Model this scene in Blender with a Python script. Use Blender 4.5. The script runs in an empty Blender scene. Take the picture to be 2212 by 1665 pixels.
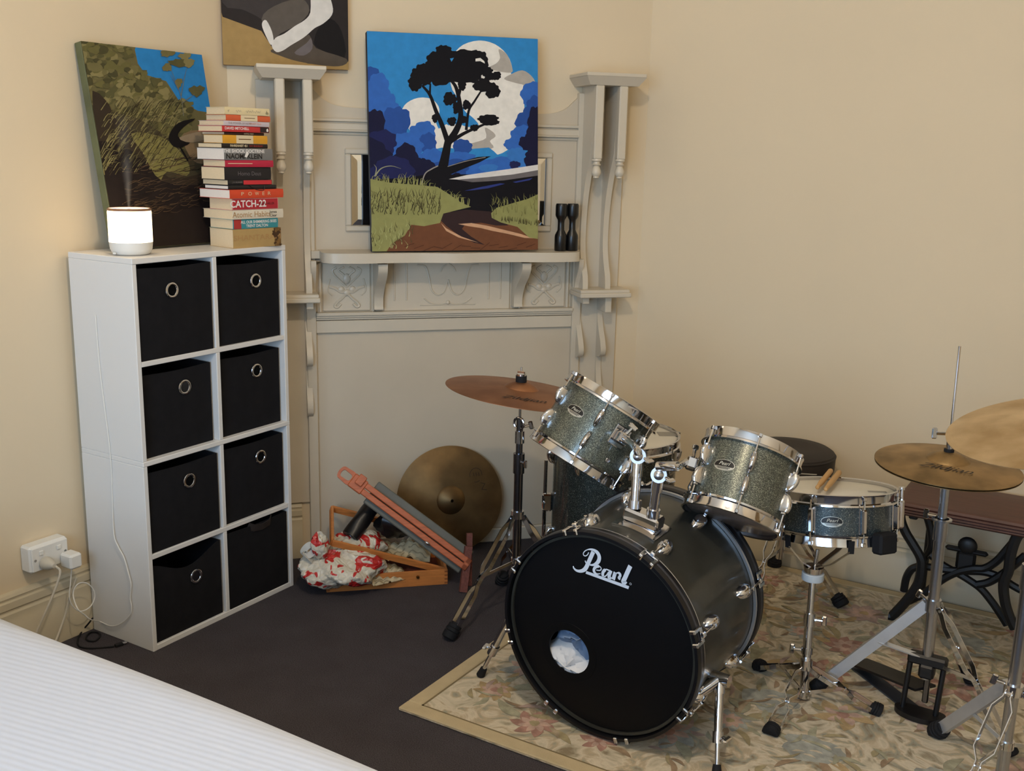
import bpy, bmesh, math, random
from mathutils import Vector, Matrix
SC = bpy.context.scene
COL = SC.collection
PI = math.pi
rad = math.radians

# ------------------------------------------------------------------ camera
F_PX = 2268.3
YAW, PITCH, ROLL, CAM_H = rad(31.301), rad(12.621), rad(1.304), 1.510
_fw = Vector((-math.sin(YAW) * math.cos(PITCH), math.cos(YAW) * math.cos(PITCH), -math.sin(PITCH)))
_rt = Vector((math.cos(YAW), math.sin(YAW), 0))
_up = _rt.cross(_fw)
C_R = _rt * math.cos(ROLL) + _up * math.sin(ROLL)
C_U = -_rt * math.sin(ROLL) + _up * math.cos(ROLL)
C_F = _fw
CAM = Vector((0, 0, CAM_H))
cd = bpy.data.cameras.new('camera')
cd.sensor_fit = 'HORIZONTAL'
cd.sensor_width = 36.0
cd.lens = F_PX / 2212 * 36.0
cd.clip_start = 0.05
cam = bpy.data.objects.new('camera', cd)
COL.objects.link(cam)
cam.matrix_world = Matrix(((C_R.x, C_U.x, -C_F.x, 0), (C_R.y, C_U.y, -C_F.y, 0), (C_R.z, C_U.z, -C_F.z, CAM_H), (0, 0, 0, 1)))
SC.camera = cam

# ------------------------------------------------------------------ world, lights, exposure
w = bpy.data.worlds.new('world')
SC.world = w
w.use_nodes = True
w.node_tree.nodes['Background'].inputs[0].default_value = (0.62, 0.76, 1.0, 1)
w.node_tree.nodes['Background'].inputs[1].default_value = 1.5
SC.view_settings.view_transform = 'Standard'
SC.view_settings.look = 'None'
SC.view_settings.gamma = 1.0
SC.view_settings.use_curve_mapping = False
SC.view_settings.exposure = 0.02
cy = SC.cycles
cy.max_bounces, cy.diffuse_bounces, cy.glossy_bounces, cy.transmission_bounces, cy.volume_bounces, cy.transparent_max_bounces = 6, 4, 3, 3, 0, 4
cy.caustics_reflective = False; cy.caustics_refractive = False
WIN = (-1.45, 0.35, 0.60, 2.40, -1.4)          # the window behind the camera: x0, x1, z0, z1, wall y
LAMP = Vector((-0.66, 1.05, 2.60))             # the ceiling pendant in the middle of the room
al = bpy.data.lights.new('window_daylight', 'AREA')
al.shape = 'RECTANGLE'
al.size, al.size_y = WIN[1] - WIN[0], WIN[3] - WIN[2]
al.energy = 84
al.color = (0.46, 0.70, 1.0)
ao = bpy.data.objects.new('window_daylight', al)
COL.objects.link(ao)
ao.location = ((WIN[0] + WIN[1]) / 2, WIN[4] + 0.04, (WIN[2] + WIN[3]) / 2)
ao.rotation_euler = (rad(90), 0, 0)
pl = bpy.data.lights.new('pendant_bulb', 'POINT')
pl.energy = 58
pl.color = (1.0, 0.82, 0.60)
pl.shadow_soft_size = 0.06
po = bpy.data.objects.new('pendant_bulb', pl)
COL.objects.link(po)
po.location = LAMP

# ------------------------------------------------------------------ photo pixel -> direction; the distance comes from a plane of the room
def ray(px, py):
    return C_R * ((px - 1106) / F_PX) + C_U * ((832.5 - py) / F_PX) + C_F
def on_plane(px, py, P, N):
    d = ray(px, py)
    N = Vector(N)
    return CAM + d * ((Vector(P) - CAM).dot(N) / d.dot(N))
def on_z(px, py, z=0.0): return on_plane(px, py, (0, 0, z), (0, 0, 1))
def on_x(px, py, x): return on_plane(px, py, (x, 0, 0), (1, 0, 0))
def on_y(px, py, y): return on_plane(px, py, (0, y, 0), (0, 1, 0))

# ------------------------------------------------------------------ materials
def lin(c):
    return tuple(((v / 255) / 12.92 if v / 255 <= 0.04045 else ((v / 255 + 0.055) / 1.055) ** 2.4) for v in c)
_M = {}
def mat(name, rgb, rough=0.5, metal=0.0, spec=0.5, bump=None, var=None, coat=0.0, sheen=0.0, stretch=None):
    """procedural principled material; bump=(scale,strength[,distance]) var=(scale,amount)"""
    if name in _M: return _M[name]
    m = bpy.data.materials.new(name); m.use_nodes = True
    nt = m.node_tree; b = nt.nodes['Principled BSDF']; L = nt.links
    c = lin(rgb) + (1,)
    b.inputs['Base Color'].default_value = c
    b.inputs['Roughness'].default_value = rough
    b.inputs['Metallic'].default_value = metal
    b.inputs['Specular IOR Level'].default_value = spec
    if coat: b.inputs['Coat Weight'].default_value = coat; b.inputs['Coat Roughness'].default_value = 0.08
    if sheen: b.inputs['Sheen Weight'].default_value = sheen
    if bump or var:
        tc = nt.nodes.new('ShaderNodeTexCoord'); mp = nt.nodes.new('ShaderNodeMapping')
        L.new(tc.outputs['Object'], mp.inputs[0])
        if stretch: mp.inputs['Scale'].default_value = stretch
    if var:
        n = nt.nodes.new('ShaderNodeTexNoise'); n.inputs['Scale'].default_value = var[0]; n.inputs['Detail'].default_value = 6
        L.new(mp.outputs[0], n.inputs['Vector'])
        r = nt.nodes.new('ShaderNodeValToRGB')
        r.color_ramp.elements[0].position = 0.3; r.color_ramp.elements[1].position = 0.7
        a = var[1]
        r.color_ramp.elements[0].color = tuple(max(0, v * (1 - a)) for v in c[:3]) + (1,)
        r.color_ramp.elements[1].color = tuple(min(1, v * (1 + a)) for v in c[:3]) + (1,)
        L.new(n.outputs['Fac'], r.inputs[0]); L.new(r.outputs[0], b.inputs['Base Color'])
    if bump:
        n2 = nt.nodes.new('ShaderNodeTexNoise'); n2.inputs['Scale'].default_value = bump[0]; n2.inputs['Detail'].default_value = 4
        L.new(mp.outputs[0], n2.inputs['Vector'])
        bp = nt.nodes.new('ShaderNodeBump'); bp.inputs['Strength'].default_value = bump[1]
        bp.inputs['Distance'].default_value = bump[2] if len(bump) > 2 else 0.002
        L.new(n2.outputs['Fac'], bp.inputs['Height']); L.new(bp.outputs[0], b.inputs['Normal'])
    _M[name] = m
    return m
def nodes_of(m): return m.node_tree, m.node_tree.nodes['Principled BSDF'], m.node_tree.links
def new_node(nt, kind, **kw):
    n = nt.nodes.new(kind)
    for k, v in kw.items(): setattr(n, k, v)
    return n
def ramp(nt, stops):
    r = nt.nodes.new('ShaderNodeValToRGB'); e = r.color_ramp.elements
    while len(e) < len(stops): e.new(0.5)
    for k, (p, c) in enumerate(stops): e[k].position = p; e[k].color = lin(c) + (1,)
    return r

WALLP = mat('cream_wall_paint', (226, 207, 176), 0.75, spec=0.25, bump=(60, 0.08, 0.002), var=(1.3, 0.025))
WHITEP = mat('white_ceiling_paint', (225, 220, 208), 0.8)
MANTEL = mat('grey_beige_gloss_paint', (206, 194, 174), 0.38, bump=(30, 0.06, 0.002), var=(6, 0.03))
MANTEL2 = mat('grey_board_paint', (202, 188, 166), 0.45, bump=(18, 0.10, 0.002), var=(4, 0.04))
CHROME = mat('chrome', (214, 214, 218), 0.09, 1.0)
STEEL = mat('brushed_steel', (186, 188, 194), 0.26, 1.0, bump=(90, 0.05, 0.001))
DKCHROME = mat('dark_chrome', (120, 120, 126), 0.2, 1.0)
RUBBER = mat('black_rubber', (24, 24, 27), 0.75, spec=0.3)
BLACK = mat('satin_black', (16, 15, 17), 0.42)
HEADBLK = mat('black_drum_head', (9, 9, 12), 0.5, spec=0.22)
HEADWHT = mat('coated_white_head', (222, 217, 205), 0.6, var=(5, 0.06))
HEADCLR = mat('smoky_bottom_head', (124, 106, 94), 0.22, spec=0.6)
SILVER = mat('matte_silver', (206, 208, 212), 0.42, 0.75, bump=(60, .08, .001), var=(20, .05))
TAPE = mat('grey_tape', (150, 146, 138), 0.6)
WHITE = mat('white_melamine', (226, 223, 219), 0.42, spec=0.4)
WPLAST = mat('white_plastic', (232, 229, 222), 0.35)
PAPER = mat('page_edges', (226, 204, 168), 0.85, bump=(1, 0.0), var=(90, 0.05), stretch=(1, 1, 12))
PAPERW = mat('white_page_edges', (232, 222, 212), 0.85, var=(90, 0.04), stretch=(1, 1, 12))
BINFAB = mat('black_felt_fabric', (27, 26, 28), 0.95, spec=0.15, bump=(900, 0.5, 0.0008), var=(25, 0.12))
DARK = mat('black_void', (5, 5, 5), 0.9, spec=0.1)
WOODO = mat('orange_beech', (198, 124, 62), 0.5, var=(14, 0.16), stretch=(1, 8, 8))
WOODR = mat('red_orange_beech', (186, 96, 54), 0.5, var=(14, 0.16), stretch=(1, 8, 8))
WOODB = mat('red_brown_worn_wood', (112, 62, 52), 0.6, var=(20, 0.3), stretch=(8, 1, 8))
GREYB = mat('grey_painted_board', (98, 98, 90), 0.6, var=(12, 0.12))
IRON = mat('black_cast_iron', (13, 13, 15), 0.5, bump=(120, 0.15, 0.001))
STICK = mat('hickory_stick', (206, 160, 98), 0.5, var=(20, 0.1), stretch=(1, 1, 0.1))
BENCH = mat('mahogany_bench_top', (78, 44, 37), 0.45, var=(9, 0.22), stretch=(1, 8, 8), coat=0.1)
LEATHER = mat('black_vinyl_seat', (40, 33, 31), 0.6, bump=(160, 0.25, 0.001), var=(9, 0.12))
GOLDW = mat('logo_white', (216, 222, 232), 0.5)
INKBLK = mat('ink_black', (30, 22, 18), 0.6)

def sparkle(name, base, hi, glint=0.9):
    m = mat(name, base, 0.32, 0.45, coat=0.7)
    nt, b, L = nodes_of(m)
    tc = new_node(nt, 'ShaderNodeTexCoord')
    v = new_node(nt, 'ShaderNodeTexVoronoi'); v.inputs['Scale'].default_value = 950
    L.new(tc.outputs['Object'], v.inputs['Vector'])
    r = ramp(nt, [(0.0, base), (0.5, base), (0.96, hi), (1.0, (226, 226, 206))])
    sp = new_node(nt, 'ShaderNodeSeparateColor'); L.new(v.outputs['Color'], sp.inputs[0])
    L.new(sp.outputs[0], r.inputs[0]); L.new(r.outputs[0], b.inputs['Base Color'])
    nm = new_node(nt, 'ShaderNodeBump'); nm.inputs['Strength'].default_value = 0.35; nm.inputs['Distance'].default_value = 0.0006
    L.new(sp.outputs[1], nm.inputs['Height']); L.new(nm.outputs[0], b.inputs['Normal'])
    return m
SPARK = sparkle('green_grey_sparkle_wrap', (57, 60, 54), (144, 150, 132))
SPARKD = mat('dark_smoke_sparkle_wrap', (58, 58, 53), 0.30, 0.25, coat=0.25, var=(14, 0.25), bump=(300, 0.12, 0.0006))

def cymbal_mat(name, c1, c2, rough, ring=130):
    m = mat(name, c1, rough, 0.9)
    nt, b, L = nodes_of(m)
    tc = new_node(nt, 'ShaderNodeTexCoord')
    n = new_node(nt, 'ShaderNodeTexNoise'); n.inputs['Scale'].default_value = 9; n.inputs['Detail'].default_value = 8
    L.new(tc.outputs['Object'], n.inputs['Vector'])
    r = ramp(nt, [(0.35, c1), (0.66, c2)]); L.new(n.outputs['Fac'], r.inputs[0]); L.new(r.outputs[0], b.inputs['Base Color'])
    wv = new_node(nt, 'ShaderNodeTexWave', wave_type='RINGS', rings_direction='Z'); wv.inputs['Scale'].default_value = ring
    wv.inputs['Distortion'].default_value = 0.6
    L.new(tc.outputs['Object'], wv.inputs['Vector'])
    bp = new_node(nt, 'ShaderNodeBump'); bp.inputs['Strength'].default_value = 0.25; bp.inputs['Distance'].default_value = 0.0006
    L.new(wv.outputs['Fac'], bp.inputs['Height']); L.new(bp.outputs[0], b.inputs['Normal'])
    return m
BRONZE = cymbal_mat('bronze_cymbal', (158, 106, 74), (184, 132, 96), 0.42)
BRONZE2 = cymbal_mat('tarnished_bronze_cymbal', (126, 102, 66), (182, 150, 104), 0.46)
BRONZE3 = cymbal_mat('aged_dull_cymbal', (112, 88, 58), (140, 112, 74), 0.45)
BRONZE4 = cymbal_mat('pale_bronze_cymbal', (188, 160, 118), (224, 200, 162), 0.5)

def carpet():
    m = mat('charcoal_carpet', (62, 58, 60), 1.0, spec=0.05)
    nt, b, L = nodes_of(m)
    tc = new_node(nt, 'ShaderNodeTexCoord')
    n = new_node(nt, 'ShaderNodeTexNoise'); n.inputs['Scale'].default_value = 420; n.inputs['Detail'].default_value = 3
    n2 = new_node(nt, 'ShaderNodeTexNoise'); n2.inputs['Scale'].default_value = 7; n2.inputs['Detail'].default_value = 5
    for q in (n, n2): L.new(tc.outputs['Object'], q.inputs['Vector'])
    r = ramp(nt, [(0.3, (56, 52, 56)), (0.7, (98, 94, 99))]); L.new(n.outputs['Fac'], r.inputs[0])
    r2 = ramp(nt, [(0.3, (232, 229, 228)), (0.7, (250, 250, 250))]); L.new(n2.outputs['Fac'], r2.inputs[0])
    mx = new_node(nt, 'ShaderNodeMix', data_type='RGBA', blend_type='MULTIPLY'); mx.inputs['Factor'].default_value = 1
    L.new(r.outputs[0], mx.inputs['A']); L.new(r2.outputs[0], mx.inputs['B']); L.new(mx.outputs['Result'], b.inputs['Base Color'])
    bp = new_node(nt, 'ShaderNodeBump'); bp.inputs['Strength'].default_value = 0.8; bp.inputs['Distance'].default_value = 0.004
    L.new(n.outputs['Fac'], bp.inputs['Height']); L.new(bp.outputs[0], b.inputs['Normal'])
    return m
CARPET = carpet()
def glass_mirror():
    return mat('bevelled_mirror_glass', (224, 226, 226), 0.02, 1.0)
MIRROR = glass_mirror()
def emit(name, rgb, strength):
    m = mat(name, rgb, 0.4)
    nt, b, L = nodes_of(m)
    b.inputs['Emission Color'].default_value = lin(rgb) + (1,); b.inputs['Emission Strength'].default_value = strength
    return m

# ------------------------------------------------------------------ mesh builder
def frame_z(p, zdir, xhint=(1, 0, 0)):
    """matrix with origin p, local z along zdir"""
    z = Vector(zdir).normalized(); x = Vector(xhint)
    x = x - z * x.dot(z)
    if x.length < 1e-5: x = Vector((0, 1, 0)) - z * z.y
    x.normalize(); y = z.cross(x)
    return Matrix(((x.x, y.x, z.x, p[0]), (x.y, y.y, z.y, p[1]), (x.z, y.z, z.z, p[2]), (0, 0, 0, 1)))
class MB:
    def __init__(s): s.v = []; s.f = []; s.m = []
    def add(s, vs, fs, mi=0, T=None):
        o = len(s.v)
        for q in vs: s.v.append(tuple(T @ Vector(q)) if T is not None else tuple(q))
        for g in fs: s.f.append(tuple(i + o for i in g)); s.m.append(mi)
        return s
    def box(s, x0, x1, y0, y1, z0, z1, b=0.0, mi=0, T=None):
        cx, cy, cz = (x0 + x1) / 2, (y0 + y1) / 2, (z0 + z1) / 2
        hx, hy, hz = abs(x1 - x0) / 2, abs(y1 - y0) / 2, abs(z1 - z0) / 2
        b = min(b, hx * .9, hy * .9, hz * .9)
        if b <= 0:
            vs = [(cx + a * hx, cy + c * hy, cz + d * hz) for a in (-1, 1) for c in (-1, 1) for d in (-1, 1)]
            return s.add(vs, [(0, 1, 3, 2), (4, 6, 7, 5), (0, 4, 5, 1), (2, 3, 7, 6), (0, 2, 6, 4), (1, 5, 7, 3)], mi, T)
        vs = []; ix = {}
        for a in (-1, 1):
            for c in (-1, 1):
                for d in (-1, 1):
                    for k in range(3):
                        h = [hx - b, hy - b, hz - b]; h[k] += b
                        ix[(a, c, d, k)] = len(vs); vs.append((cx + a * h[0], cy + c * h[1], cz + d * h[2]))
        fs = []
        for a in (-1, 1):
            fs.append([ix[(a, p, q, 0)] for p, q in ((-1, -1), (1, -1), (1, 1), (-1, 1))])
            fs.append([ix[(p, a, q, 1)] for p, q in ((-1, -1), (1, -1), (1, 1), (-1, 1))])
            fs.append([ix[(p, q, a, 2)] for p, q in ((-1, -1), (1, -1), (1, 1), (-1, 1))])
            for c in (-1, 1):
                fs.append([ix[(a, c, -1, 0)], ix[(a, c, 1, 0)], ix[(a, c, 1, 1)], ix[(a, c, -1, 1)]])
                fs.append([ix[(a, -1, c, 0)], ix[(a, 1, c, 0)], ix[(a, 1, c, 2)], ix[(a, -1, c, 2)]])
                fs.append([ix[(-1, a, c, 1)], ix[(1, a, c, 1)], ix[(1, a, c, 2)], ix[(-1, a, c, 2)]])
                for d in (-1, 1): fs.append([ix[(a, c, d, k)] for k in range(3)])
        return s.add(vs, fs, mi, T)
    def cyl(s, p0, p1, r0, r1=None, seg=16, mi=0, T=None):
        r1 = r0 if r1 is None else r1
        p0, p1 = Vector(p0), Vector(p1); Mx = frame_z(p0, p1 - p0); h = (p1 - p0).length
        return s.lathe([(0, 0), (r0, 0), (r1, h), (0, h)], seg, mi, (T @ Mx) if T is not None else Mx)
    def lathe(s, prof, seg=32, mi=0, T=None, a0=0.0, a1=2 * PI):
        vs = []; fs = []; rows = []
        full = abs(a1 - a0 - 2 * PI) < 1e-6
        n = seg if full else seg + 1
        for r, z in prof:
            if r < 1e-7: rows.append([len(vs)]); vs.append((0, 0, z))
            else:
                rows.append(list(range(len(vs), len(vs) + n)))
                for k in range(n):
                    a = a0 + (a1 - a0) * k / seg; vs.append((r * math.cos(a), r * math.sin(a), z))
        for A, B in zip(rows[:-1], rows[1:]):
            if len(A) == 1 and len(B) == 1: continue
            for k in range(seg):
                k2 = (k + 1) % n
                if len(A) == 1: fs.append((A[0], B[k], B[k2]))
                elif len(B) == 1: fs.append((A[k], A[k2], B[0]))
                else: fs.append((A[k], A[k2], B[k2], B[k]))
        return s.add(vs, fs, mi, T)
    def sweep(s, pts, prof, up=(0, 0, 1), mi=0, T=None, closed=False, cap=True, fixed=False):
        """sweep a closed 2D profile [(a,b)] along pts; a along side, b along up-ish"""
        P = [Vector(q) for q in pts]; n = len(P); vs = []; fs = []
        upv = Vector(up).normalized(); k = len(prof)
        for i in range(n):
            if closed: t = (P[(i + 1) % n] - P[i - 1])
            elif i == 0: t = P[1] - P[0]
            elif i == n - 1: t = P[-1] - P[-2]
            else: t = (P[i + 1] - P[i]).normalized() + (P[i] - P[i - 1]).normalized()
            t.normalize()
            sd = t.cross(upv)
            if sd.length < 1e-4: sd = t.cross(Vector((1, 0.3, 0)))
            sd.normalize(); u = sd.cross(t)
            if not fixed: upv = u
            for a, b in prof: vs.append(P[i] + sd * a + u * b)
        for i in range(n if closed else n - 1):
            j = (i + 1) % n
            for q in range(k):
                q2 = (q + 1) % k; fs.append((i * k + q, i * k + q2, j * k + q2, j * k + q))
        if cap and not closed:
            fs.append(tuple(range(k))); fs.append(tuple((n - 1) * k + q for q in range(k)))
        return s.add(vs, fs, mi, T)
    def tube(s, pts, r, seg=8, mi=0, T=None, closed=False):
        return s.sweep(pts, [(r * math.cos(2 * PI * q / seg), r * math.sin(2 * PI * q / seg)) for q in range(seg)], (0.13, 0.21, 1), mi, T, closed)
    def strip(s, pts, side, width, thick, mi=0, T=None):
        """flat bar: wide direction = up vector 'side'"""
        a, b = thick / 2, width / 2
        return s.sweep(pts, [(-a, -b), (a, -b), (a, b), (-a, b)], side, mi, T, fixed=True)
    def prism(s, poly, z0, z1, mi=0, T=None):
        n = len(poly)
        vs = [(x, y, z0) for x, y in poly] + [(x, y, z1) for x, y in poly]
        fs = [tuple(range(n - 1, -1, -1)), tuple(range(n, 2 * n))] + [(i, (i + 1) % n, (i + 1) % n + n, i + n) for i in range(n)]
        return s.add(vs, fs, mi, T)
    def flat(s, poly, z, mi=0, T=None):
        return s.add([(x, y, z) for x, y in poly], [tuple(range(len(poly)))], mi, T)
    def ball(s, c, r, seg=16, rings=8, mi=0, T=None, sc=(1, 1, 1)):
        Mx = Matrix.Translation(c) @ Matrix.Diagonal((sc[0], sc[1], sc[2], 1))
        prof = [(r * math.sin(PI * k / rings), -r * math.cos(PI * k / rings)) for k in range(rings + 1)]
        prof[0] = (0, -r); prof[-1] = (0, r)
        return s.lathe(prof, seg, mi, (T @ Mx) if T is not None else Mx)
    def grid(s, fn, nu, nv, mi=0, T=None):
        vs = [fn(i / nu, j / nv) for j in range(nv + 1) for i in range(nu + 1)]
        fs = [(j * (nu + 1) + i, j * (nu + 1) + i + 1, (j + 1) * (nu + 1) + i + 1, (j + 1) * (nu + 1) + i) for j in range(nv) for i in range(nu)]
        return s.add(vs, fs, mi, T)
    def mesh(s, name, mats, smooth=35, keep=False):
        me = bpy.data.meshes.new(name)
        me.from_pydata(s.v, [], s.f)
        for q in (mats if isinstance(mats, (list, tuple)) else [mats]): me.materials.append(q)
        me.polygons.foreach_set('material_index', s.m)
        if not keep:
            bm = bmesh.new(); bm.from_mesh(me); bmesh.ops.recalc_face_normals(bm, faces=bm.faces); bm.to_mesh(me); bm.free()
        if smooth:
            me.shade_smooth(); me.set_sharp_from_angle(angle=rad(smooth))
        me.update()
        return me
    def build(s, name, mats, parent=None, T=None, smooth=35, keep=False):
        return put(name, s.mesh(name, mats, smooth, keep), parent, T)
def put(name, me, parent=None, T=None):
    o = bpy.data.objects.new(name, me); COL.objects.link(o)
    if parent is not None: o.parent = parent
    if T is not None: o.matrix_local = T
    return o
def tag(o, label=None, cat=None, group=None, kind=None):
    if label: o['label'] = label
    if cat: o['category'] = cat
    if group: o['group'] = group
    if kind: o['kind'] = kind
    return o
def thing(name, label, cat, T=None, group=None):
    e = bpy.data.objects.new(name, None); COL.objects.link(e); e.empty_display_size = 0.05
    if T is not None: e.matrix_world = T if isinstance(T, Matrix) else Matrix.Translation(T)
    return tag(e, label, cat, group)
def struct(name, mb, m, parent=None, T=None):
    o = mb.build(name, m, parent, T)
    if parent is None: o['kind'] = 'structure'
    return o
def smooth_path(pts, n=8, closed=False):
    """Catmull-Rom through the points"""
    P = [Vector(q) for q in pts]; out = []; N = len(P)
    for i in range(N if closed else N - 1):
        a = P[(i - 1) % N] if (closed or i > 0) else P[0] * 2 - P[1]
        b = P[i]; c = P[(i + 1) % N]
        d = P[(i + 2) % N] if (closed or i + 2 < N) else P[-1] * 2 - P[-2]
        for k in range(n):
            t = k / n
            out.append(0.5 * ((2 * b) + (c - a) * t + (2 * a - 5 * b + 4 * c - d) * t * t + (3 * b - a - 3 * c + d) * t ** 3))
    if not closed: out.append(P[-1])
    return out
def s2(pts, n=6, closed=False): return [(q.x, q.y) for q in smooth_path([(a, b, 0) for a, b in pts], n, closed)]
_FC = [0]
def text_mesh(body, size, m, shear=0.0, bold=0.0, extrude=0.0, sx=1.0, align='CENTER'):
    cu = bpy.data.curves.new('lettering', 'FONT'); cu.body = body; cu.size = size; cu.shear = shear; cu.offset = bold
    cu.extrude = extrude; cu.align_x = align; cu.align_y = 'CENTER'; cu.resolution_u = 3
    o = bpy.data.objects.new('lettering_tmp', cu); COL.objects.link(o)
    bpy.context.view_layer.update()
    me = bpy.data.meshes.new_from_object(o.evaluated_get(bpy.context.evaluated_depsgraph_get()))
    bpy.data.objects.remove(o); bpy.data.curves.remove(cu)
    if sx != 1.0: me.transform(Matrix.Diagonal((sx, 1, 1, 1)))
    me.materials.clear(); me.materials.append(m); me.name = 'lettering'
    return me
def stroke(mb, pts, w0, z=0.0, mi=0, n=6, T=None, taper=None):
    """flat calligraphic stroke along 2D points with width(s)"""
    P = s2(pts, n); N = len(P); L = []; R = []
    for i, (x, y) in enumerate(P):
        x2, y2 = P[min(i + 1, N - 1)]; x1, y1 = P[max(i - 1, 0)]
        dx, dy = x2 - x1, y2 - y1; d = math.hypot(dx, dy) or 1
        t = i / (N - 1); wv = w0 if taper is None else w0 * taper(t)
        L.append((x - dy / d * wv / 2, y + dx / d * wv / 2)); R.append((x + dy / d * wv / 2, y - dx / d * wv / 2))
    o = [(a, b, z) for a, b in L] + [(a, b, z) for a, b in R]
    return mb.add(o, [(i, i + 1, N + i + 1, N + i) for i in range(N - 1)], mi, T)
def blob(cx, cy, rx, ry, n=26, seed=0, amp=0.12, lobes=7, rot=0.0):
    R = random.Random(seed); ph = R.random() * 6.28; ph2 = R.random() * 6.28; out = []
    for k in range(n):
        a = 2 * PI * k / n
        q = 1 + amp * abs(math.sin(lobes * a / 2 + ph)) - amp * .5 + amp * .5 * math.sin(3 * a + ph2) + R.uniform(-amp, amp) * .25
        x, y = rx * q * math.cos(a), ry * q * math.sin(a)
        out.append((cx + x * math.cos(rot) - y * math.sin(rot), cy + x * math.sin(rot) + y * math.cos(rot)))
    return out
# ================================================================== the room
XL, YB, XR, YF, ZC = -2.74, 3.75, 1.15, -1.4, 3.0
DA = rad(47.658)
TU = Vector((math.cos(DA), math.sin(DA), 0)); TN = Vector((-math.sin(DA), math.cos(DA), 0))   # along / into the chimney wall
WN = 3.79                                                                                      # chimney wall plane
def diag_point(u, n, z=0.0): return TU * u + TN * n + Vector((0, 0, z))
# ends of the chimney wall on the two side walls
yL = (WN - TN.x * XL) / TN.y; xR = (WN - TN.y * YB) / TN.x
eL = Vector((XL, yL, 0)); eR = Vector((xR, YB, 0))
struct('floor', MB().box(XL - .1, XR + .1, YF - .1, YB + .1, -.06, 0), CARPET)
struct('ceiling', MB().box(XL - .1, XR + .1, YF - .1, YB + .1, ZC, ZC + .06), WHITEP)
struct('wall_left', MB().box(XL - .1, XL, YF, yL, 0, ZC), WALLP)
struct('wall_right', MB().box(xR, XR, YB, YB + .1, 0, ZC), WALLP)
struct('wall_far_right', MB().box(XR, XR + .1, YF, YB, 0, ZC), WALLP)
mb = MB()
ux0, ux1 = TU.dot(eL), TU.dot(eR)
MW = Matrix(((TU.x, TN.x, 0, 0), (TU.y, TN.y, 0, 0), (0, 0, 1, 0), (0, 0, 0, 1)))
mb.box(ux0, ux1, WN, WN + .1, 0, ZC, T=MW)
struct('wall_chimney', mb, WALLP)
mb = MB()
x0, x1, z0, z1, wy = WIN
mb.box(XL, x0, YF - .1, YF, 0, ZC); mb.box(x1, XR, YF - .1, YF, 0, ZC)
mb.box(x0, x1, YF - .1, YF, 0, z0); mb.box(x0, x1, YF - .1, YF, z1, ZC)
struct('wall_behind', mb, WALLP)
mb = MB()
for a, b, c, d in ((x0, x0 + .05, z0, z1), (x1 - .05, x1, z0, z1), (x0, x1, z0, z0 + .05), (x0, x1, z1 - .05, z1), (x0, x1, 1.48, 1.52)):
    mb.box(a, b, YF - .08, YF - .02, c, d)
wo = struct('window_1', mb, WHITE)
gm = mat('window_glass', (240, 245, 250), 0.02)
nodes_of(gm)[1].inputs['Transmission Weight'].default_value = 1.0
for k, (c, d) in enumerate(((z0 + .05, 1.48), (1.52, z1 - .05))):
    MB().box(x0 + .05, x1 - .05, YF - .055, YF - .05, c, d).build('pane', gm, wo)
# skirting boards: plinth, chamfer and the two grooves of the top moulding
SKP = [(0, 0), (.022, 0), (.022, .115), (.018, .122), (.018, .150), (.013, .156), (.013, .160), (.018, .166), (.017, .186), (.011, .190), (.011, .194), (.014, .199), (.010, .208), (0, .212)]
def skirting(name, p0, p1, inward):
    p0, p1, inw = Vector(p0), Vector(p1), Vector(inward)
    m2 = MB(); vs = []; n = len(SKP)
    for p in (p0, p1):
        for a, z in SKP: vs.append(p + inw * a + Vector((0, 0, z)))
    m2.add(vs, [(i, (i + 1) % n, (i + 1) % n + n, i + n) for i in range(n)] + [tuple(range(n)), tuple(range(n, 2 * n))])
    return struct(name, m2, mat('skirting_paint', (204, 192, 166), 0.42, var=(5, .03)))
skirting('baseboard_left', (XL, YF, 0), (XL, yL, 0), (1, 0, 0))
skirting('baseboard_right', (xR, YB, 0), (XR, YB, 0), (0, -1, 0))
U0 = 0.853
pA = diag_point(ux0, WN); pB = diag_point(U0 - .548, WN)
skirting('baseboard_chimney', pA, pB, -TN)

# the pendant lamp behind the camera
t = thing('pendant_lamp', 'small white pendant lamp hanging from the middle of the ceiling', 'lamp', (LAMP.x, LAMP.y, ZC))
MB().lathe([(0, 0), (.05, 0), (.045, -.02), (0, -.025)], 20).build('ceiling_rose', WPLAST, t)
MB().cyl((0, 0, -.02), (0, 0, LAMP.z - ZC + .16), .004, seg=8).build('cord', WPLAST, t)
MB().lathe([(.02, LAMP.z - ZC + .17), (.03, LAMP.z - ZC + .16), (.09, LAMP.z - ZC + .11), (.088, LAMP.z - ZC + .108), (.03, LAMP.z - ZC + .15), (0, LAMP.z - ZC + .15)], 24).build('lamp_shade', WPLAST, t)

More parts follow.
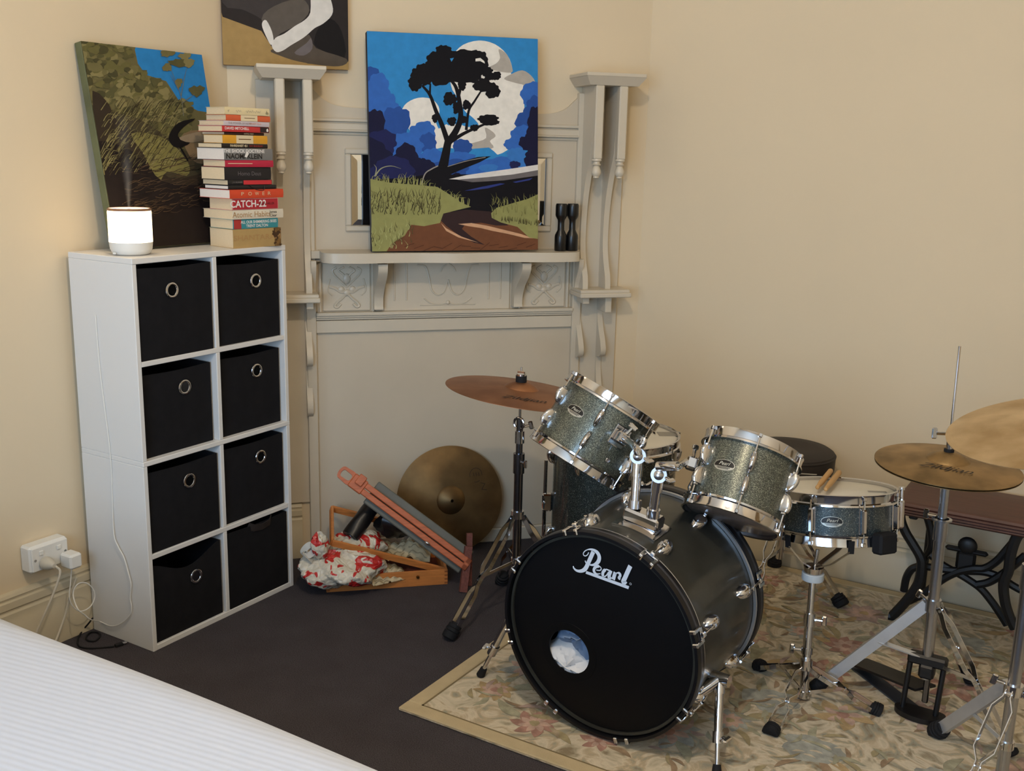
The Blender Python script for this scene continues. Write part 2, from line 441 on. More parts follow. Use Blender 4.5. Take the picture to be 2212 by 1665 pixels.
# ================================================================== mantelpiece (local x along the wall, y into the wall, z up)
MT = MW @ Matrix.Translation((U0, WN, 0))
man = thing('mantelpiece', 'grey painted wooden corner fireplace surround with mirror, bracket shelves and boarded up opening', 'mantelpiece', MT)
def P(name, mb, m=MANTEL, par=man, T=None): return mb.build(name, m, par, T)
P('hearth_board', MB().box(-.488, .488, -.012, 0, .055, .852, .002), MANTEL2)
P('base_strip', MB().box(-.488, .488, -.022, 0, 0, .055, .004), MANTEL)
for s in (-1, 1):
    P('stile', MB().box(s * .484, s * .518, -.03, 0, 0, 1.72, .002))
    z0 = .215 if s < 0 else 0.0
    P('wing_panel', MB().box(s * .518, s * .672, -.014, 0, z0, 1.745 + (-.02 if s < 0 else 0), .002))
    # capping shelf of the wing: flat board on a cove
    m = MB()
    a0, a1 = s * .452, s * .676
    dz = -.020 if s < 0 else 0.0
    lo, hi = min(a0, a1), max(a0, a1)
    m.box(lo, hi, -.195, 0, 1.771 + dz, 1.784 + dz, .002)
    vs = [(lo, -.195, 1.771), (hi, -.195, 1.771), (hi, 0, 1.771), (lo, 0, 1.771), (lo + .02, -.172, 1.742), (hi - .02, -.172, 1.742), (hi - .02, 0, 1.742), (lo + .02, 0, 1.742)]
    m.add([(a, b, c + dz) for a, b, c in vs], [(0, 1, 5, 4), (1, 2, 6, 5), (3, 0, 4, 7), (4, 5, 6, 7), (0, 3, 2, 1), (2, 3, 7, 6)])
    P('wing_cap_shelf', m)
    # hanging posts with turned drops
    for q in (.512, .602):
        x = s * q
        m = MB().box(x - .016, x + .016, -.172, -.140, 1.485, 1.743 + dz, .004)
        m.lathe([(0, 1.487), (.017, 1.487), (.018, 1.480), (.012, 1.476), (.012, 1.470), (.016, 1.466), (.010, 1.461), (.013, 1.455), (.0175, 1.443), (.0165, 1.432), (.010, 1.424), (.011, 1.420), (.006, 1.416), (0, 1.415)], 20, T=Matrix.Translation((x, -.156, 0)))
        P('hanging_post', m)
        # scroll cut side boards: depth as a function of height
        up = s2([(1.742 + dz, .135), (1.60, .13), (1.50, .118), (1.43, .085), (1.34, .058), (1.24, .045), (1.16, .046), (1.10, .062), (1.055, .082), (1.02, .088), (1.005, .088)], 4)
        poly = [(-d, z) for z, d in up] + [(0, up[-1][0]), (0, up[0][0])]
        T = Matrix(((0, 0, 1, x), (1, 0, 0, 0), (0, 1, 0, 0), (0, 0, 0, 1)))
        P('upper_scroll_bracket', MB().prism(poly, -.0105, .0105, T=T))
        b0 = MB().box(x - .0125, x + .0125, -.105, 0, .952 if q < .55 else .918, .978, .002)
        P('bracket_block', b0)
        lo1 = s2([(.955, .020), (.90, .018), (.85, .034), (.80, .060), (.765, .070), (.742, .058), (.735, .03)], 5)
        lo2 = s2([(.733, .022), (.69, .022), (.64, .034), (.595, .050), (.565, .048), (.548, .030)], 5)
        poly = [(-d, z) for z, d in lo1 + lo2] + [(0, .545), (0, .955)]
        P('lower_scroll_bracket', MB().prism(poly, -.0105, .0105, T=T))
    # small lower shelf
    a0, a1 = s * .478, s * .682
    lo, hi = min(a0, a1), max(a0, a1)
    m = MB().box(lo + .004, hi - .004, -.125, 0, .994, 1.006, .002)
    m.box(lo, hi, -.135, 0, .978, .995, .003)
    P('wing_shelf', m)
# upper back board with its curved top edge, rail and mirror
top = s2([(-.486, 1.705), (-.470, 1.690), (-.440, 1.664), (-.40, 1.648), (-.34, 1.642), (-.2, 1.640), (0, 1.640), (.2, 1.640), (.34, 1.642), (.40, 1.648), (.440, 1.664), (.470, 1.690), (.486, 1.705)], 4)
T = Matrix(((1, 0, 0, 0), (0, 0, -1, 0), (0, 1, 0, 0), (0, 0, 0, 1)))
P('back_board', MB().prism([(-.486, 1.15)] + [(.486, 1.15)][:0] + list(top) + [(.486, 1.15)], 0, .012, T=T), MANTEL2)
m = MB()
for a, b, d in ((1.604, 1.594, .030), (1.594, 1.588, .020), (1.588, 1.566, .028), (1.566, 1.560, .036), (1.560, 1.550, .020)):
    m.box(-.486, .486, -d, -.011, b, a, .0015)
P('moulded_rail', m)
mx0, mx1, mz0, mz1 = -.352, .368, 1.236, 1.484
m = MB()
for a, b, c, d in ((mx0 - .022, mx1 + .022, mz1, mz1 + .02), (mx0 - .022, mx1 + .022, mz0 - .02, mz0), (mx0 - .022, mx0, mz0, mz1), (mx1, mx1 + .022, mz0, mz1)):
    m.box(a, b, -.024, -.011, c, d, .004)
P('mirror_frame', m)
b = .022
vs = [(mx0, -.0135, mz0), (mx1, -.0135, mz0), (mx1, -.0135, mz1), (mx0, -.0135, mz1), (mx0 + b, -.0165, mz0 + b), (mx1 - b, -.0165, mz0 + b), (mx1 - b, -.0165, mz1 - b), (mx0 + b, -.0165, mz1 - b)]
mg = MB().add(vs, [(0, 1, 5, 4), (1, 2, 6, 5), (2, 3, 7, 6), (3, 0, 4, 7), (4, 5, 6, 7), (3, 2, 1, 0)]).build('mirror_glass', MIRROR, man, smooth=0)
mg['label'] = 'bevelled mirror glass'
# serpentine main shelf
fr = s2([(-.470, -.05), (-.470, -.125), (-.455, -.155), (-.42, -.170), (-.33, -.176), (-.24, -.166), (-.15, -.160), (-.08, -.168), (0, -.180), (.08, -.168), (.15, -.160), (.24, -.166), (.33, -.176), (.42, -.170), (.455, -.155), (.470, -.125), (.470, -.05)], 5)
m = MB().prism([(-.470, 0)] + fr + [(.470, 0)], 1.118, 1.152)
m.box(-.500, .500, -.045, 0, 1.122, 1.150, .002)
P('main_shelf', m)
# frieze: moulding, fascia, carved panels, consoles
m = MB()
for a, b, d in ((1.118, 1.110, .03), (.928, .916, .040), (.916, .908, .034), (.908, .900, .028)):
    m.box(-.484, .484, -d, 0, b, a, .002)
P('frieze_moulding', m)
P('fascia', MB().box(-.484, .484, -.026, 0, .853, .8975, .002))
P('frieze_board', MB().box(-.484, .484, -.006, 0, .925, 1.11, .001), MANTEL2)
for s in (-1, 1):
    xc = s * .372
    m = MB().box(xc - .086, xc + .086, -.012, -.004, .930, 1.104, .003)
    m.box(xc - .100, xc - .090, -.018, -.004, .926, 1.106, .003); m.box(xc + .090, xc + .100, -.018, -.004, .926, 1.106, .003)
    cp = P('carved_panel', m)
    m = MB()
    Tp = Matrix.Translation((xc, -.013, 1.017))
    def rel(pts, r, n=6): m.tube([(a, 0, b) for a, b in s2(pts, n)], r, 6, T=Tp)
    for k in (-1, 1):
        rel([(0, -.012), (k * .02, -.018), (k * .042, -.004), (k * .062, .002)], .0055)
        rel([(0, -.02), (k * .018, -.04), (k * .036, -.055), (k * .044, -.068), (k * .034, -.072), (k * .022, -.06)], .0055)
        rel([(0, .0), (k * .022, .022), (k * .045, .045), (k * .050, .062), (k * .036, .070)], .004)
        rel([(0, .02), (k * .012, .045), (k * .028, .060), (k * .010, .072)], .004)
        rel([(k * .06, .03), (k * .068, -.01), (k * .052, -.03)], .003)
        m.ball((xc + k * .020, -.013, 1.017 - .008), .012, 10, 6, sc=(1, .6, 1))
    m.ball((xc, -.013, 1.017 + .03), .014, 10, 6, sc=(1, .5, 1.4)); m.ball((xc, -.013, 1.017 - .02), .013, 10, 6, sc=(1, .6, 1))
    P('leaf_carving', m, MANTEL, cp)
    # console under the shelf
    x = s * .262
    poly = [(-d, z) for z, d in s2([(1.112, .150), (1.085, .146), (1.055, .120), (1.02, .078), (.985, .052), (.955, .046), (.938, .048)], 5)] + [(0, .938), (0, 1.112)]
    T2 = Matrix(((0, 0, 1, x), (1, 0, 0, 0), (0, 1, 0, 0), (0, 0, 0, 1)))
    P('console', MB().prism(poly, -.0165, .0165, T=T2))
    x = s * .495
    poly = [(-d, z) for z, d in s2([(1.118, .085), (1.09, .082), (1.05, .060), (1.02, .044), (1.0, .040)], 5)] + [(0, 1.0), (0, 1.118)]
    T2 = Matrix(((0, 0, 1, x), (1, 0, 0, 0), (0, 1, 0, 0), (0, 0, 0, 1)))
    P('end_console', MB().prism(poly, -.009, .009, T=T2))
m = MB().box(-.238, .238, -.014, -.004, .927, 1.108, .002)
ctr = P('centre_panel', m)
m = MB()
for x in (-.20, -.155, .155, .20): m.box(x - .0025, x + .0025, -.018, -.013, .965, 1.105, .001)
def rel2(pts, r): m.tube([(a, 0, b) for a, b in s2(pts, 6)], r, 6, T=Matrix.Translation((0, -.015, 1.0)))
for k in (-1, 1):
    rel2([(k * .115, .095), (k * .085, .088), (k * .072, .05), (k * .062, .005), (k * .040, -.016), (k * .015, -.004), (0, .04)], .0035)
    rel2([(0, -.045), (k * .03, -.052), (k * .065, -.046), (k * .090, -.028)], .003)
    rel2([(0, .1), (k * .02, .085), (k * .028, .07)], .003)
m.ball((0, -.015, .955), .008, 10, 6)
m.box(-.105, .105, -.017, -.013, .945, .948, .001)
P('scroll_carving', m, MANTEL, ctr)
# ================================================================== cube shelves (two units, one stacked on the other)
CX, CY, CW, CD = -2.434, 1.946, 0.61, 0.279        # front plane x, near side y, width, depth
TH = .0155
def shelf_unit(label, z0, z1, bottom, topt):
    t = thing('cube_shelf', label, 'shelf', (CX, CY, z0), 'stacked white cube shelf units')
    h = z1 - z0
    zb = bottom
    for y in (0, CW - TH): MB().box(-CD, 0, y, y + TH, 0, h - topt, .0015).build('side_panel', WHITE, t)
    ov = .0
    MB().box(-CD, .001, 0, CW, h - topt, h, .0018).build('top_panel', WHITE, t)
    if bottom: MB().box(-CD, -.0005, TH, CW - TH, 0, bottom, .0015).build('bottom_panel', WHITE, t)
    mid = (bottom + h - topt) / 2
    MB().box(-CD + .004, -.0005, TH, CW - TH, mid - TH / 2, mid + TH / 2, .0015).build('middle_shelf', WHITE, t)
    for a, b in ((bottom, mid - TH / 2), (mid + TH / 2, h - topt)):
        MB().box(-CD + .004, -.001, CW / 2 - TH / 2, CW / 2 + TH / 2, a, b, .0015).build('divider', WHITE, t)
    MB().box(-CD, -CD + .003, TH, CW - TH, bottom, h - topt).build('back_panel', WHITE, t)
    return z0 + bottom, z0 + mid
ZS, ZT = .599, 1.192
a0, a1 = shelf_unit('lower of two stacked white cube shelf units, standing on the carpet', 0, ZS, .018, TH)
b0, b1 = shelf_unit('upper of two stacked white cube shelf units, under the lamp and the books', ZS, ZT, 0.0, TH + .002)
cells = [('top left', b1 + TH / 2, 0), ('top right', b1 + TH / 2, 1), ('second row left', ZS, 0), ('second row right', ZS, 1),
         ('third row left', a1 + TH / 2, 0), ('third row right', a1 + TH / 2, 1), ('bottom left', a0, 0), ('bottom right', a0, 1)]
for k, (nm, zf, c) in enumerate(cells):
    yb = CY + TH + c * (CW / 2 - TH / 2) + .004
    wd = CW / 2 - 1.5 * TH - .012
    hgt = .2665 if k == 0 else (.252 if k in (1, 3) else .250)
    rec = [.004, .012, .022, .020, .008, .014, .010, .004][k]
    sag = .045 if k == 6 else .004
    if k == 7: hgt = .262
    dep = CD - rec - .012
    t = thing('storage_bin', ['black felt storage bin in the top left cube, its rim tucked under the shelf top', 'black felt storage bin in the top right cube, under the books',
        'black felt storage bin in the left cube of the second row from the top', 'black felt storage bin in the right cube of the second row from the top',
        'black felt storage bin in the left cube of the third row from the top', 'black felt storage bin in the right cube of the third row from the top',
        'black felt storage bin with a sagging front rim in the bottom left cube', 'black felt storage bin with no metal ring showing in the bottom right cube'][k], 'storage bin', (CX - rec, yb, zf), 'black storage bins in the white cube shelf')
    m = MB()
    def fz(u, v, x):
        top = hgt - sag * (math.sin(PI * u) ** 1.5) * (1 if x == 0 else 0)
        bulge = .004 * math.sin(PI * u) * math.sin(PI * v) if x == 0 else 0
        return (x + bulge, u * wd, v * top)
    m.grid(lambda u, v: fz(u, v, 0), 14, 10); m.grid(lambda u, v: (fz(u, v, 0)[0] - .004, fz(u, v, 0)[1], fz(u, v, 0)[2]), 14, 10)
    # rim joining both faces of the front panel
    rim = []
    for i in range(15):
        a = fz(i / 14, 1, 0); rim += [a, (a[0] - .004, a[1], a[2])]
    m.add(rim, [(2 * i, 2 * i + 1, 2 * i + 3, 2 * i + 2) for i in range(14)])
    m.box(-dep, -.003, 0, .004, 0, hgt); m.box(-dep, -.003, wd - .004, wd, 0, hgt); m.box(-dep, -dep + .004, 0, wd, 0, hgt); m.box(-dep, -.003, 0, wd, 0, .005)
    m.build('fabric_body', BINFAB, t)
    if k != 7:
        gy, gz = wd * [.43, .60, .60, .60, .56, .60, .60][k], hgt * [.735, .76, .765, .765, .765, .77, .66][k]
        Tg = Matrix.Translation((.0062, gy, gz)) @ Matrix.Rotation(rad(90), 4, 'Y')
        ring = [(.0195 + .0038 * math.cos(2 * PI * q / 10), .0022 * math.sin(2 * PI * q / 10)) for q in range(11)]
        g = MB().lathe(ring, 28).build('grommet', CHROME, t, Tg); g['label'] = 'chrome ring in the front of the bin'
        MB().lathe([(0, -.0005), (.018, -.0005)], 24).build('grommet_hole', DARK if k not in (2, 6) else DKCHROME, t, Tg)
    else:
        MB().sweep([(.004 - .01, wd * .35, hgt - .002), (.006, wd * .42, hgt - .012), (.008, wd * .55, hgt - .016), (.006, wd * .68, hgt - .012), (-.006, wd * .75, hgt - .002)], [(-.0015, -.012), (.0015, -.012), (.0015, .012), (-.0015, .012)], (0, 0, 1)).build('strap_handle', LEATHER, t)

# ================================================================== mist diffuser lamp
DX, DY = -2.526, 2.022
t = thing('aroma_diffuser', 'small round white diffuser lamp glowing warm on top of the cube shelf', 'diffuser', (DX, DY, ZT))
GLOW = emit('warm_glowing_shade', (255, 228, 186), 3.4)
DS = Matrix.Diagonal((.88, .88, .92, 1))
MB().lathe([(0, .001), (.052, .001), (.060, .006), (.066, .018), (.068, .034), (.0685, .040), (0, .040)], 40, T=DS).build('base', WPLAST, t)
MB().lathe([(0, .040), (.0685, .040), (.0685, .132), (.0672, .140), (.063, .1425), (.0615, .139), (0, .139)], 40, T=DS).build('lamp_shade', GLOW, t)
MB().lathe([(0, .1392), (.010, .1392), (.010, .1405), (.004, .1412), (0, .1412)], 16, T=DS).build('mist_nozzle', WPLAST, t)
MB().lathe([(.0690, .137), (.0695, .140), (.066, .1445), (.064, .1435), (.0685, .140), (.0686, .137)], 40, T=DS).build('rim', mat('bronze_rim', (170, 130, 104), .35, .6), t)
MB().box(-.006, .006, -.0610, -.058, .004, .010, .001).build('foot_button', WPLAST, t)
# the rising mist
mm = bpy.data.materials.new('rising_mist'); mm.use_nodes = True; nt = mm.node_tree; nt.nodes.remove(nt.nodes['Principled BSDF'])
pv = new_node(nt, 'ShaderNodeVolumePrincipled'); pv.inputs['Color'].default_value = (1, .98, .96, 1)
tc = new_node(nt, 'ShaderNodeTexCoord'); mp = new_node(nt, 'ShaderNodeMapping'); mp.inputs['Scale'].default_value = (1, 1, .35)
no = new_node(nt, 'ShaderNodeTexNoise'); no.inputs['Scale'].default_value = 26
nt.links.new(tc.outputs['Object'], mp.inputs[0]); nt.links.new(mp.outputs[0], no.inputs['Vector'])
sep = new_node(nt, 'ShaderNodeSeparateXYZ'); nt.links.new(tc.outputs['Object'], sep.inputs[0])
fa = new_node(nt, 'ShaderNodeMapRange'); fa.inputs['From Min'].default_value = 0; fa.inputs['From Max'].default_value = .26; fa.inputs['To Min'].default_value = 75; fa.inputs['To Max'].default_value = 0
nt.links.new(sep.outputs['Z'], fa.inputs['Value'])
def mth(op, a, b=None, clamp=False):
    n_ = new_node(nt, 'ShaderNodeMath', operation=op); n_.use_clamp = clamp
    for k_, v_ in enumerate((a, b)):
        if v_ is None: continue
        if isinstance(v_, (int, float)): n_.inputs[k_].default_value = v_
        else: nt.links.new(v_, n_.inputs[k_])
    return n_.outputs[0]
xx = mth('MULTIPLY', sep.outputs['X'], sep.outputs['X']); yy = mth('MULTIPLY', sep.outputs['Y'], sep.outputs['Y'])
rr_ = mth('SQRT', mth('ADD', xx, yy)); RR_ = mth('ADD', mth('MULTIPLY', sep.outputs['Z'], .135), .006)
fall = mth('SUBTRACT', 1.0, mth('DIVIDE', rr_, RR_), True); fall = mth('MULTIPLY', fall, fall)
nz_ = mth('MULTIPLY', mth('SUBTRACT', no.outputs['Fac'], .3), 2.2, True)
mu = new_node(nt, 'ShaderNodeMath', operation='MULTIPLY'); nt.links.new(fa.outputs[0], mu.inputs[0]); nt.links.new(mth('MULTIPLY', fall, nz_), mu.inputs[1])
nt.links.new(mu.outputs[0], pv.inputs['Density']); nt.links.new(pv.outputs[0], nt.nodes['Material Output'].inputs['Volume'])
prof = [(0, 0), (.006, .0), (.010, .03), (.016, .07), (.023, .12), (.030, .17), (.036, .22), (.040, .25), (0, .262)]
o = MB().lathe(prof, 20).build('mist_plume', mm, None, Matrix.Translation((DX, DY, ZT + .135)))
tag(o, 'thin plume of white mist rising from the glowing diffuser', 'mist', kind='stuff')

# ================================================================== the stack of books (spines face the room)
def cov(name, rgb, r=.45): return mat('cover_' + name, rgb, r, var=(30, .04))
BK = [  # bottom to top: xl, xr, page-left (photo crop units), thickness, base colour, pages, label
 (465, 990, 160, .057, 'tan', (178, 146, 92), 0, 'thick tan paperback with brown blotches, bottom of the book stack'),
 (470, 975, 185, .029, 'teal', (58, 142, 150), 0, 'teal paperback with a red patch on the spine, second from the bottom of the stack'),
 (455, 1030, 100, .027, 'bone', (222, 210, 188), 0, 'bone white paperback with grey and gold spine lettering, under the red novel'),
 (455, 970, 175, .034, 'red', (190, 44, 52), 0, 'red paperback with a pale border and big white capitals on its spine'),
 (415, 1030, 60, .026, 'orangered', (214, 72, 40), 1, 'wide orange red paperback with well spaced spine capitals'),
 (415, 955, 135, .012, 'black', (24, 22, 24), 1, 'thin black notebook with white pages and a dangling black ribbon'),
 (425, 925, 130, .015, 'blackred', (26, 24, 26), 0, 'thin paperback with a half black and half red spine'),
 (395, 920, 120, .037, 'blackblue', (24, 22, 28), 0, 'thick black paperback with dim grey spine lettering'),
 (400, 930, 130, .020, 'crimson', (186, 34, 64), 0, 'plain crimson paperback above the thick black one'),
 (385, 930, 65, .034, 'grey', (122, 120, 118), 1, 'thick grey paperback with white and black spine lettering'),
 (378, 885, 95, .013, 'soot', (30, 22, 20), 0, 'slim black paperback with cream title letters, above the grey book'),
 (390, 890, 165, .024, 'yellow', (222, 158, 44), 0, 'yellow paperback with a cream panel across the spine'),
 (420, 870, 165, .008, 'brown', (58, 34, 26), 0, 'very thin dark brown paperback between the yellow and the red one'),
 (380, 905, 100, .017, 'scarlet', (200, 52, 52), 0, 'scarlet paperback with white author capitals, near the top of the stack'),
 (395, 895, 100, .014, 'lilac', (206, 192, 196), 0, 'slim pale lilac paperback with grey spine lettering'),
 (430, 905, 180, .017, 'orange', (212, 96, 56), 0, 'orange paperback with a cream panel, second from the top of the stack'),
 (415, 890, 180, .021, 'cream', (226, 206, 160), 0, 'cream paperback with handwriting on its spine, top of the book stack')]
CREAMI, WHITEI = mat('ink_cream', (226, 206, 168), .6), mat('ink_white', (236, 230, 224), .6)
GREYI, GOLDI, DIMI = mat('ink_grey', (140, 130, 126), .6), mat('ink_gold', (176, 134, 84), .6), mat('ink_dim_grey', (112, 104, 106), .6)
REDI, BROWNI, ORANGEI = mat('ink_red', (176, 52, 46), .6), mat('ink_brown', (108, 70, 34), .6), mat('ink_orange', (206, 110, 60), .6)
SP = [  # per book: list of (text, size fraction of thickness, centre fraction along spine, vertical fraction, ink, bold, x squeeze)
 [('SHANTARAM', .36, .50, .52, GOLDI, 0, 1.25)],
 [('ALL OUR SHIMMERING SKIES', .36, .56, .68, WHITEI, .0002, .88), ('TRENT DALTON', .36, .52, .27, WHITEI, .0002, .92)],
 [('Atomic Habits', .78, .36, .48, GOLDI, 0, 1.02), ('James', .40, .79, .70, INKBLK, 0, 1.0), ('Clear', .40, .79, .30, INKBLK, 0, 1.0)],
 [('CATCH-22', .74, .34, .50, WHITEI, .0006, .98), ('JOSEPH HELLER', .24, .74, .50, INKBLK, 0, .9)],
 [('P', .5, .22, .5, CREAMI, 0, 1.5), ('O', .5, .36, .5, CREAMI, 0, 1.2), ('W', .5, .49, .5, CREAMI, 0, 1.0), ('E', .5, .61, .5, CREAMI, 0, 1.4), ('R', .5, .72, .5, CREAMI, 0, 1.4)],
 [], [('J. D. SALINGER', .34, .2, .55, GREYI, 0, 1.0)],
 [('Homo Deus', .40, .52, .48, DIMI, 0, 1.05)],
 [],
 [('THE SHOCK DOCTRINE', .36, .40, .76, WHITEI, .0003, 1.02), ('NAOMI KLEIN', .52, .40, .30, INKBLK, .0004, 1.08)],
 [('FAHRENHEIT 451', .62, .36, .5, CREAMI, .0002, .92), ('RAY BRADBURY', .55, .74, .5, REDI, 0, .86)],
 [],
 [('ANIMAL FARM', .7, .6, .5, CREAMI, 0, .9)],
 [('DAVID MITCHELL', .56, .30, .58, WHITEI, .0002, 1.05)],
 [('THE POWER OF NOW', .5, .34, .52, GREYI, 0, 1.05), ('ECKHART TOLLE', .4, .68, .52, ORANGEI, 0, .9)],
 [],
 []]
z = ZT
for k, (xl, xr, xp, th, cn, rgb, pw, label) in enumerate(BK):
    th *= 1.03; L = (xr - xl) * .000345; Wd = (xl - xp) * .00042
    ang = rad([9, 7, 6, 7, 5, 6, 5, 5, 7, 5, 6, 5, 4, 5, 6, 8, 9][k])
    # local frame: origin at the near spine corner, x along the spine, y back into the book, z up
    A = Vector((-2.452 + [0, 0, .006, .004, .010, .004, 0, -.002, 0, .003, -.004, -.003, -.006, 0, .002, 0, 0][k], 2.346 + (xl - 465) * .000337, z))
    ex = Vector((math.sin(ang), math.cos(ang), 0)); ey = Vector((-math.cos(ang), math.sin(ang), 0))
    T = Matrix(((ex.x, ey.x, 0, A.x), (ex.y, ey.y, 0, A.y), (0, 0, 1, A.z), (0, 0, 0, 1)))
    t = thing('book', label, 'book', T, 'paperbacks stacked on the cube shelf')
    ct = .0009 if cn != 'black' else .0016
    cm = cov(cn, rgb)
    m = MB().box(0, L, 0, Wd, 0, ct); m.box(0, L, 0, Wd, th - ct, th)
    n = 6                                                                       # rounded spine
    pts = [(-.0016 * math.sin(PI * q / n), th * q / n) for q in range(n + 1)]
    poly = pts + [(.0012, th), (.0012, 0)]
    Ts = Matrix(((0, 0, 1, 0), (1, 0, 0, 0), (0, 1, 0, 0), (0, 0, 0, 1)))
    m.prism(poly, 0, L, T=Ts)
    co = m.build('cover', cm, t)
    ins = .0015
    pages = MB()
    pages.box(ins, L - ins, .001, Wd - .0025, ct, th - ct)
    pages.build('page_block', PAPERW if pw else PAPER, t)
    # printed panels on the spine: (x0,x1,z0,z1,colour)
    pan = {0: [(.86, 1.0, .0, 1.0, mat('spine_brown', (122, 88, 44), .5, var=(60, .5)))], 1: [(.01, .17, .02, .98, REDI)], 3: [(.012, .985, .06, .94, mat('spine_red', (176, 36, 48), .5))],
           6: [(.34, .99, .08, .92, mat('spine_scarlet', (206, 48, 56), .5))], 11: [(.29, .67, .0, 1.0, CREAMI)], 13: [(.80, .99, .05, .95, mat('spine_black', (40, 26, 28), .5))],
           15: [(.32, .70, .0, 1.0, CREAMI)], 9: [(.0, .72, .60, .98, mat('spine_lightgrey', (150, 148, 146), .5))]}.get(k, [])
    TS = Matrix(((1, 0, 0, 0), (0, 0, -1, -.0019), (0, 1, 0, 0), (0, 0, 0, 1)))
    for (p0, p1, q0, q1, pm) in pan:
        MB().flat([(p0 * L, q0 * th), (p1 * L, q0 * th), (p1 * L, q1 * th), (p0 * L, q1 * th)], -.0001, T=TS).build('spine_panel', pm, co)
    if k == 3: co.data.materials[0] = mat('cover_pale_red', (226, 150, 142), .5)
    if k == 0:
        m = MB()
        for q in range(16):
            R = random.Random(q); m.flat(blob(L * R.uniform(.82, .99), th * R.uniform(.06, .94), R.uniform(.002, .006), R.uniform(.002, .007), 12, q, .4), .0002 + q * 1e-5, T=TS)
        m.build('spine_blotches', mat('ink_dark_brown', (66, 40, 16), .6), co)
    if k == 9: MB().flat([(.40 * L, .28 * th), (.44 * L, .72 * th), (.47 * L, .75 * th), (.49 * L, .55 * th), (.45 * L, .22 * th)], .0004, T=TS).build('torn_patch', WHITEI, co)
    if k == 13: MB().flat(blob(.955 * L, .45 * th, .004, .005, 12, 3, .2), .0003, T=TS).build('spine_emblem', WHITEI, co)
    if k == 16:
        m = MB()
        for cx in (.925, .955): m.lathe([(.0022, 0), (.0030, 0)], 14, T=TS @ Matrix.Translation((cx * L, .34 * th, .0002)))
        stroke(m, [(.925 * L, .34 * th), (.935 * L, .62 * th), (.955 * L, .34 * th)], .0007, .0002, T=TS); stroke(m, [(.935 * L, .62 * th), (.93 * L, .74 * th)], .0007, .0002, T=TS)
        m.build('bicycle_drawing', INKBLK, co)
    for (tx, sz, fx, fz2, ink, bold, sq) in SP[k]:
        put('lettering', text_mesh(tx, th * sz * 1.15, ink, bold=bold, sx=sq), co, TS @ Matrix.Translation((fx * L, fz2 * th, .0003)))
    if k in (8, 11, 15):                                                       # print too small to read: a thin line
        p0, p1, ik = {8: (.05, .55, CREAMI), 11: (.34, .62, BROWNI), 15: (.40, .64, BROWNI)}[k]
        MB().flat([(p0 * L, .46 * th), (p1 * L, .46 * th), (p1 * L, .56 * th), (p0 * L, .56 * th)], .0003, T=TS).build('tiny_print', ik, co)
    if k == 16:
        m = MB()
        for (q0, q1) in ((.06, .10), (.24, .36), (.46, .80)):
            n_ = max(4, int((q1 - q0) * 60)); stroke(m, [((q0 + (q1 - q0) * i / n_) * L, (.5 + .16 * math.sin(i * 2.3) + .06 * math.sin(i * 5.1)) * th) for i in range(n_ + 1)], .0007, .0003, T=TS, n=3)
        m.build('handwriting', GREYI, co)
    if k == 5:
        MB().tube(smooth_path([(L * .42, -.0022, th * .96), (L * .52, -.004, th * .1), (L * .62, -.005, -th * .25), (L * .72, -.004, -.002), (L * .73, -.0022, th * .9)], 6), .0011, 6).build('ribbon', BLACK, t)
    z += th + .0006

# ================================================================== black hourglass weights on the mantel shelf
prof = [(0, 0), (.0205, 0), (.0225, .003), (.0225, .050), (.0215, .058), (.0125, .076), (.0120, .100), (.0128, .112), (.0200, .124), (.0218, .130), (.0218, .160), (.0215, .166), (.019, .1715), (0, .1725)]
hw = MB().lathe(prof, 28).mesh('hourglass', mat('gloss_black_lacquer', (12, 11, 12), .32, var=(20, .2)))
for k, u in enumerate((.402, .4475)):
    o = put('hourglass_ornament', hw, None, MT @ Matrix.Translation((u, -.105 + .004 * k, 1.1525)))
    tag(o, ['black hourglass shaped ornament on the mantel shelf, the one nearer the tree painting', 'black hourglass shaped ornament on the mantel shelf, the one nearer the side column'][k], 'ornament', 'pair of black hourglass ornaments')
# ================================================================== paintings
def canvas(label, T, w, h, d, edge):
    """local: x right, y up, z towards the viewer; origin at the bottom left of the back"""
    t = thing('canvas_painting', label, 'painting', T)
    MB().box(0, w, 0, h, 0, d, .002).build('stretched_canvas', edge, t)
    return t
class Paint:
    def __init__(s, fn, d): s.mb = MB(); s.mats = []; s.fn = fn; s.z = d + .0003
    def idx(s, rgb):
        m = mat('paint_%d_%d_%d' % rgb, rgb, .7, spec=.18, bump=(400, .12, .0005), var=(40, .07))
        if m not in s.mats: s.mats.append(m)
        return s.mats.index(m)
    def poly(s, rgb, pts, sm=0):
        pts = s2(pts, sm, True) if sm else pts
        s.z += .000006
        s.mb.flat([s.fn(*q) for q in pts], s.z, s.idx(rgb))
    def line(s, rgb, pts, w, taper=None, n=5):
        s.z += .000003
        P = [s.fn(*q) for q in pts]
        stroke(s.mb, P, w, s.z, s.idx(rgb), n, taper=taper)
    def build(s, t): return s.mb.build('painted_picture', s.mats, t, smooth=0)
# -------- the big tree picture leaning on the mantel shelf
w, h, d = .605, .738, .034
lean = rad(4.2)
u0 = .5535 - U0
T = MT @ Matrix.Translation((u0, -.105, 1.1530)) @ Matrix.Rotation(rad(90), 4, 'X') @ Matrix.Rotation(-lean, 4, 'X') @ Matrix.Rotation(rad(.35), 4, 'Z')
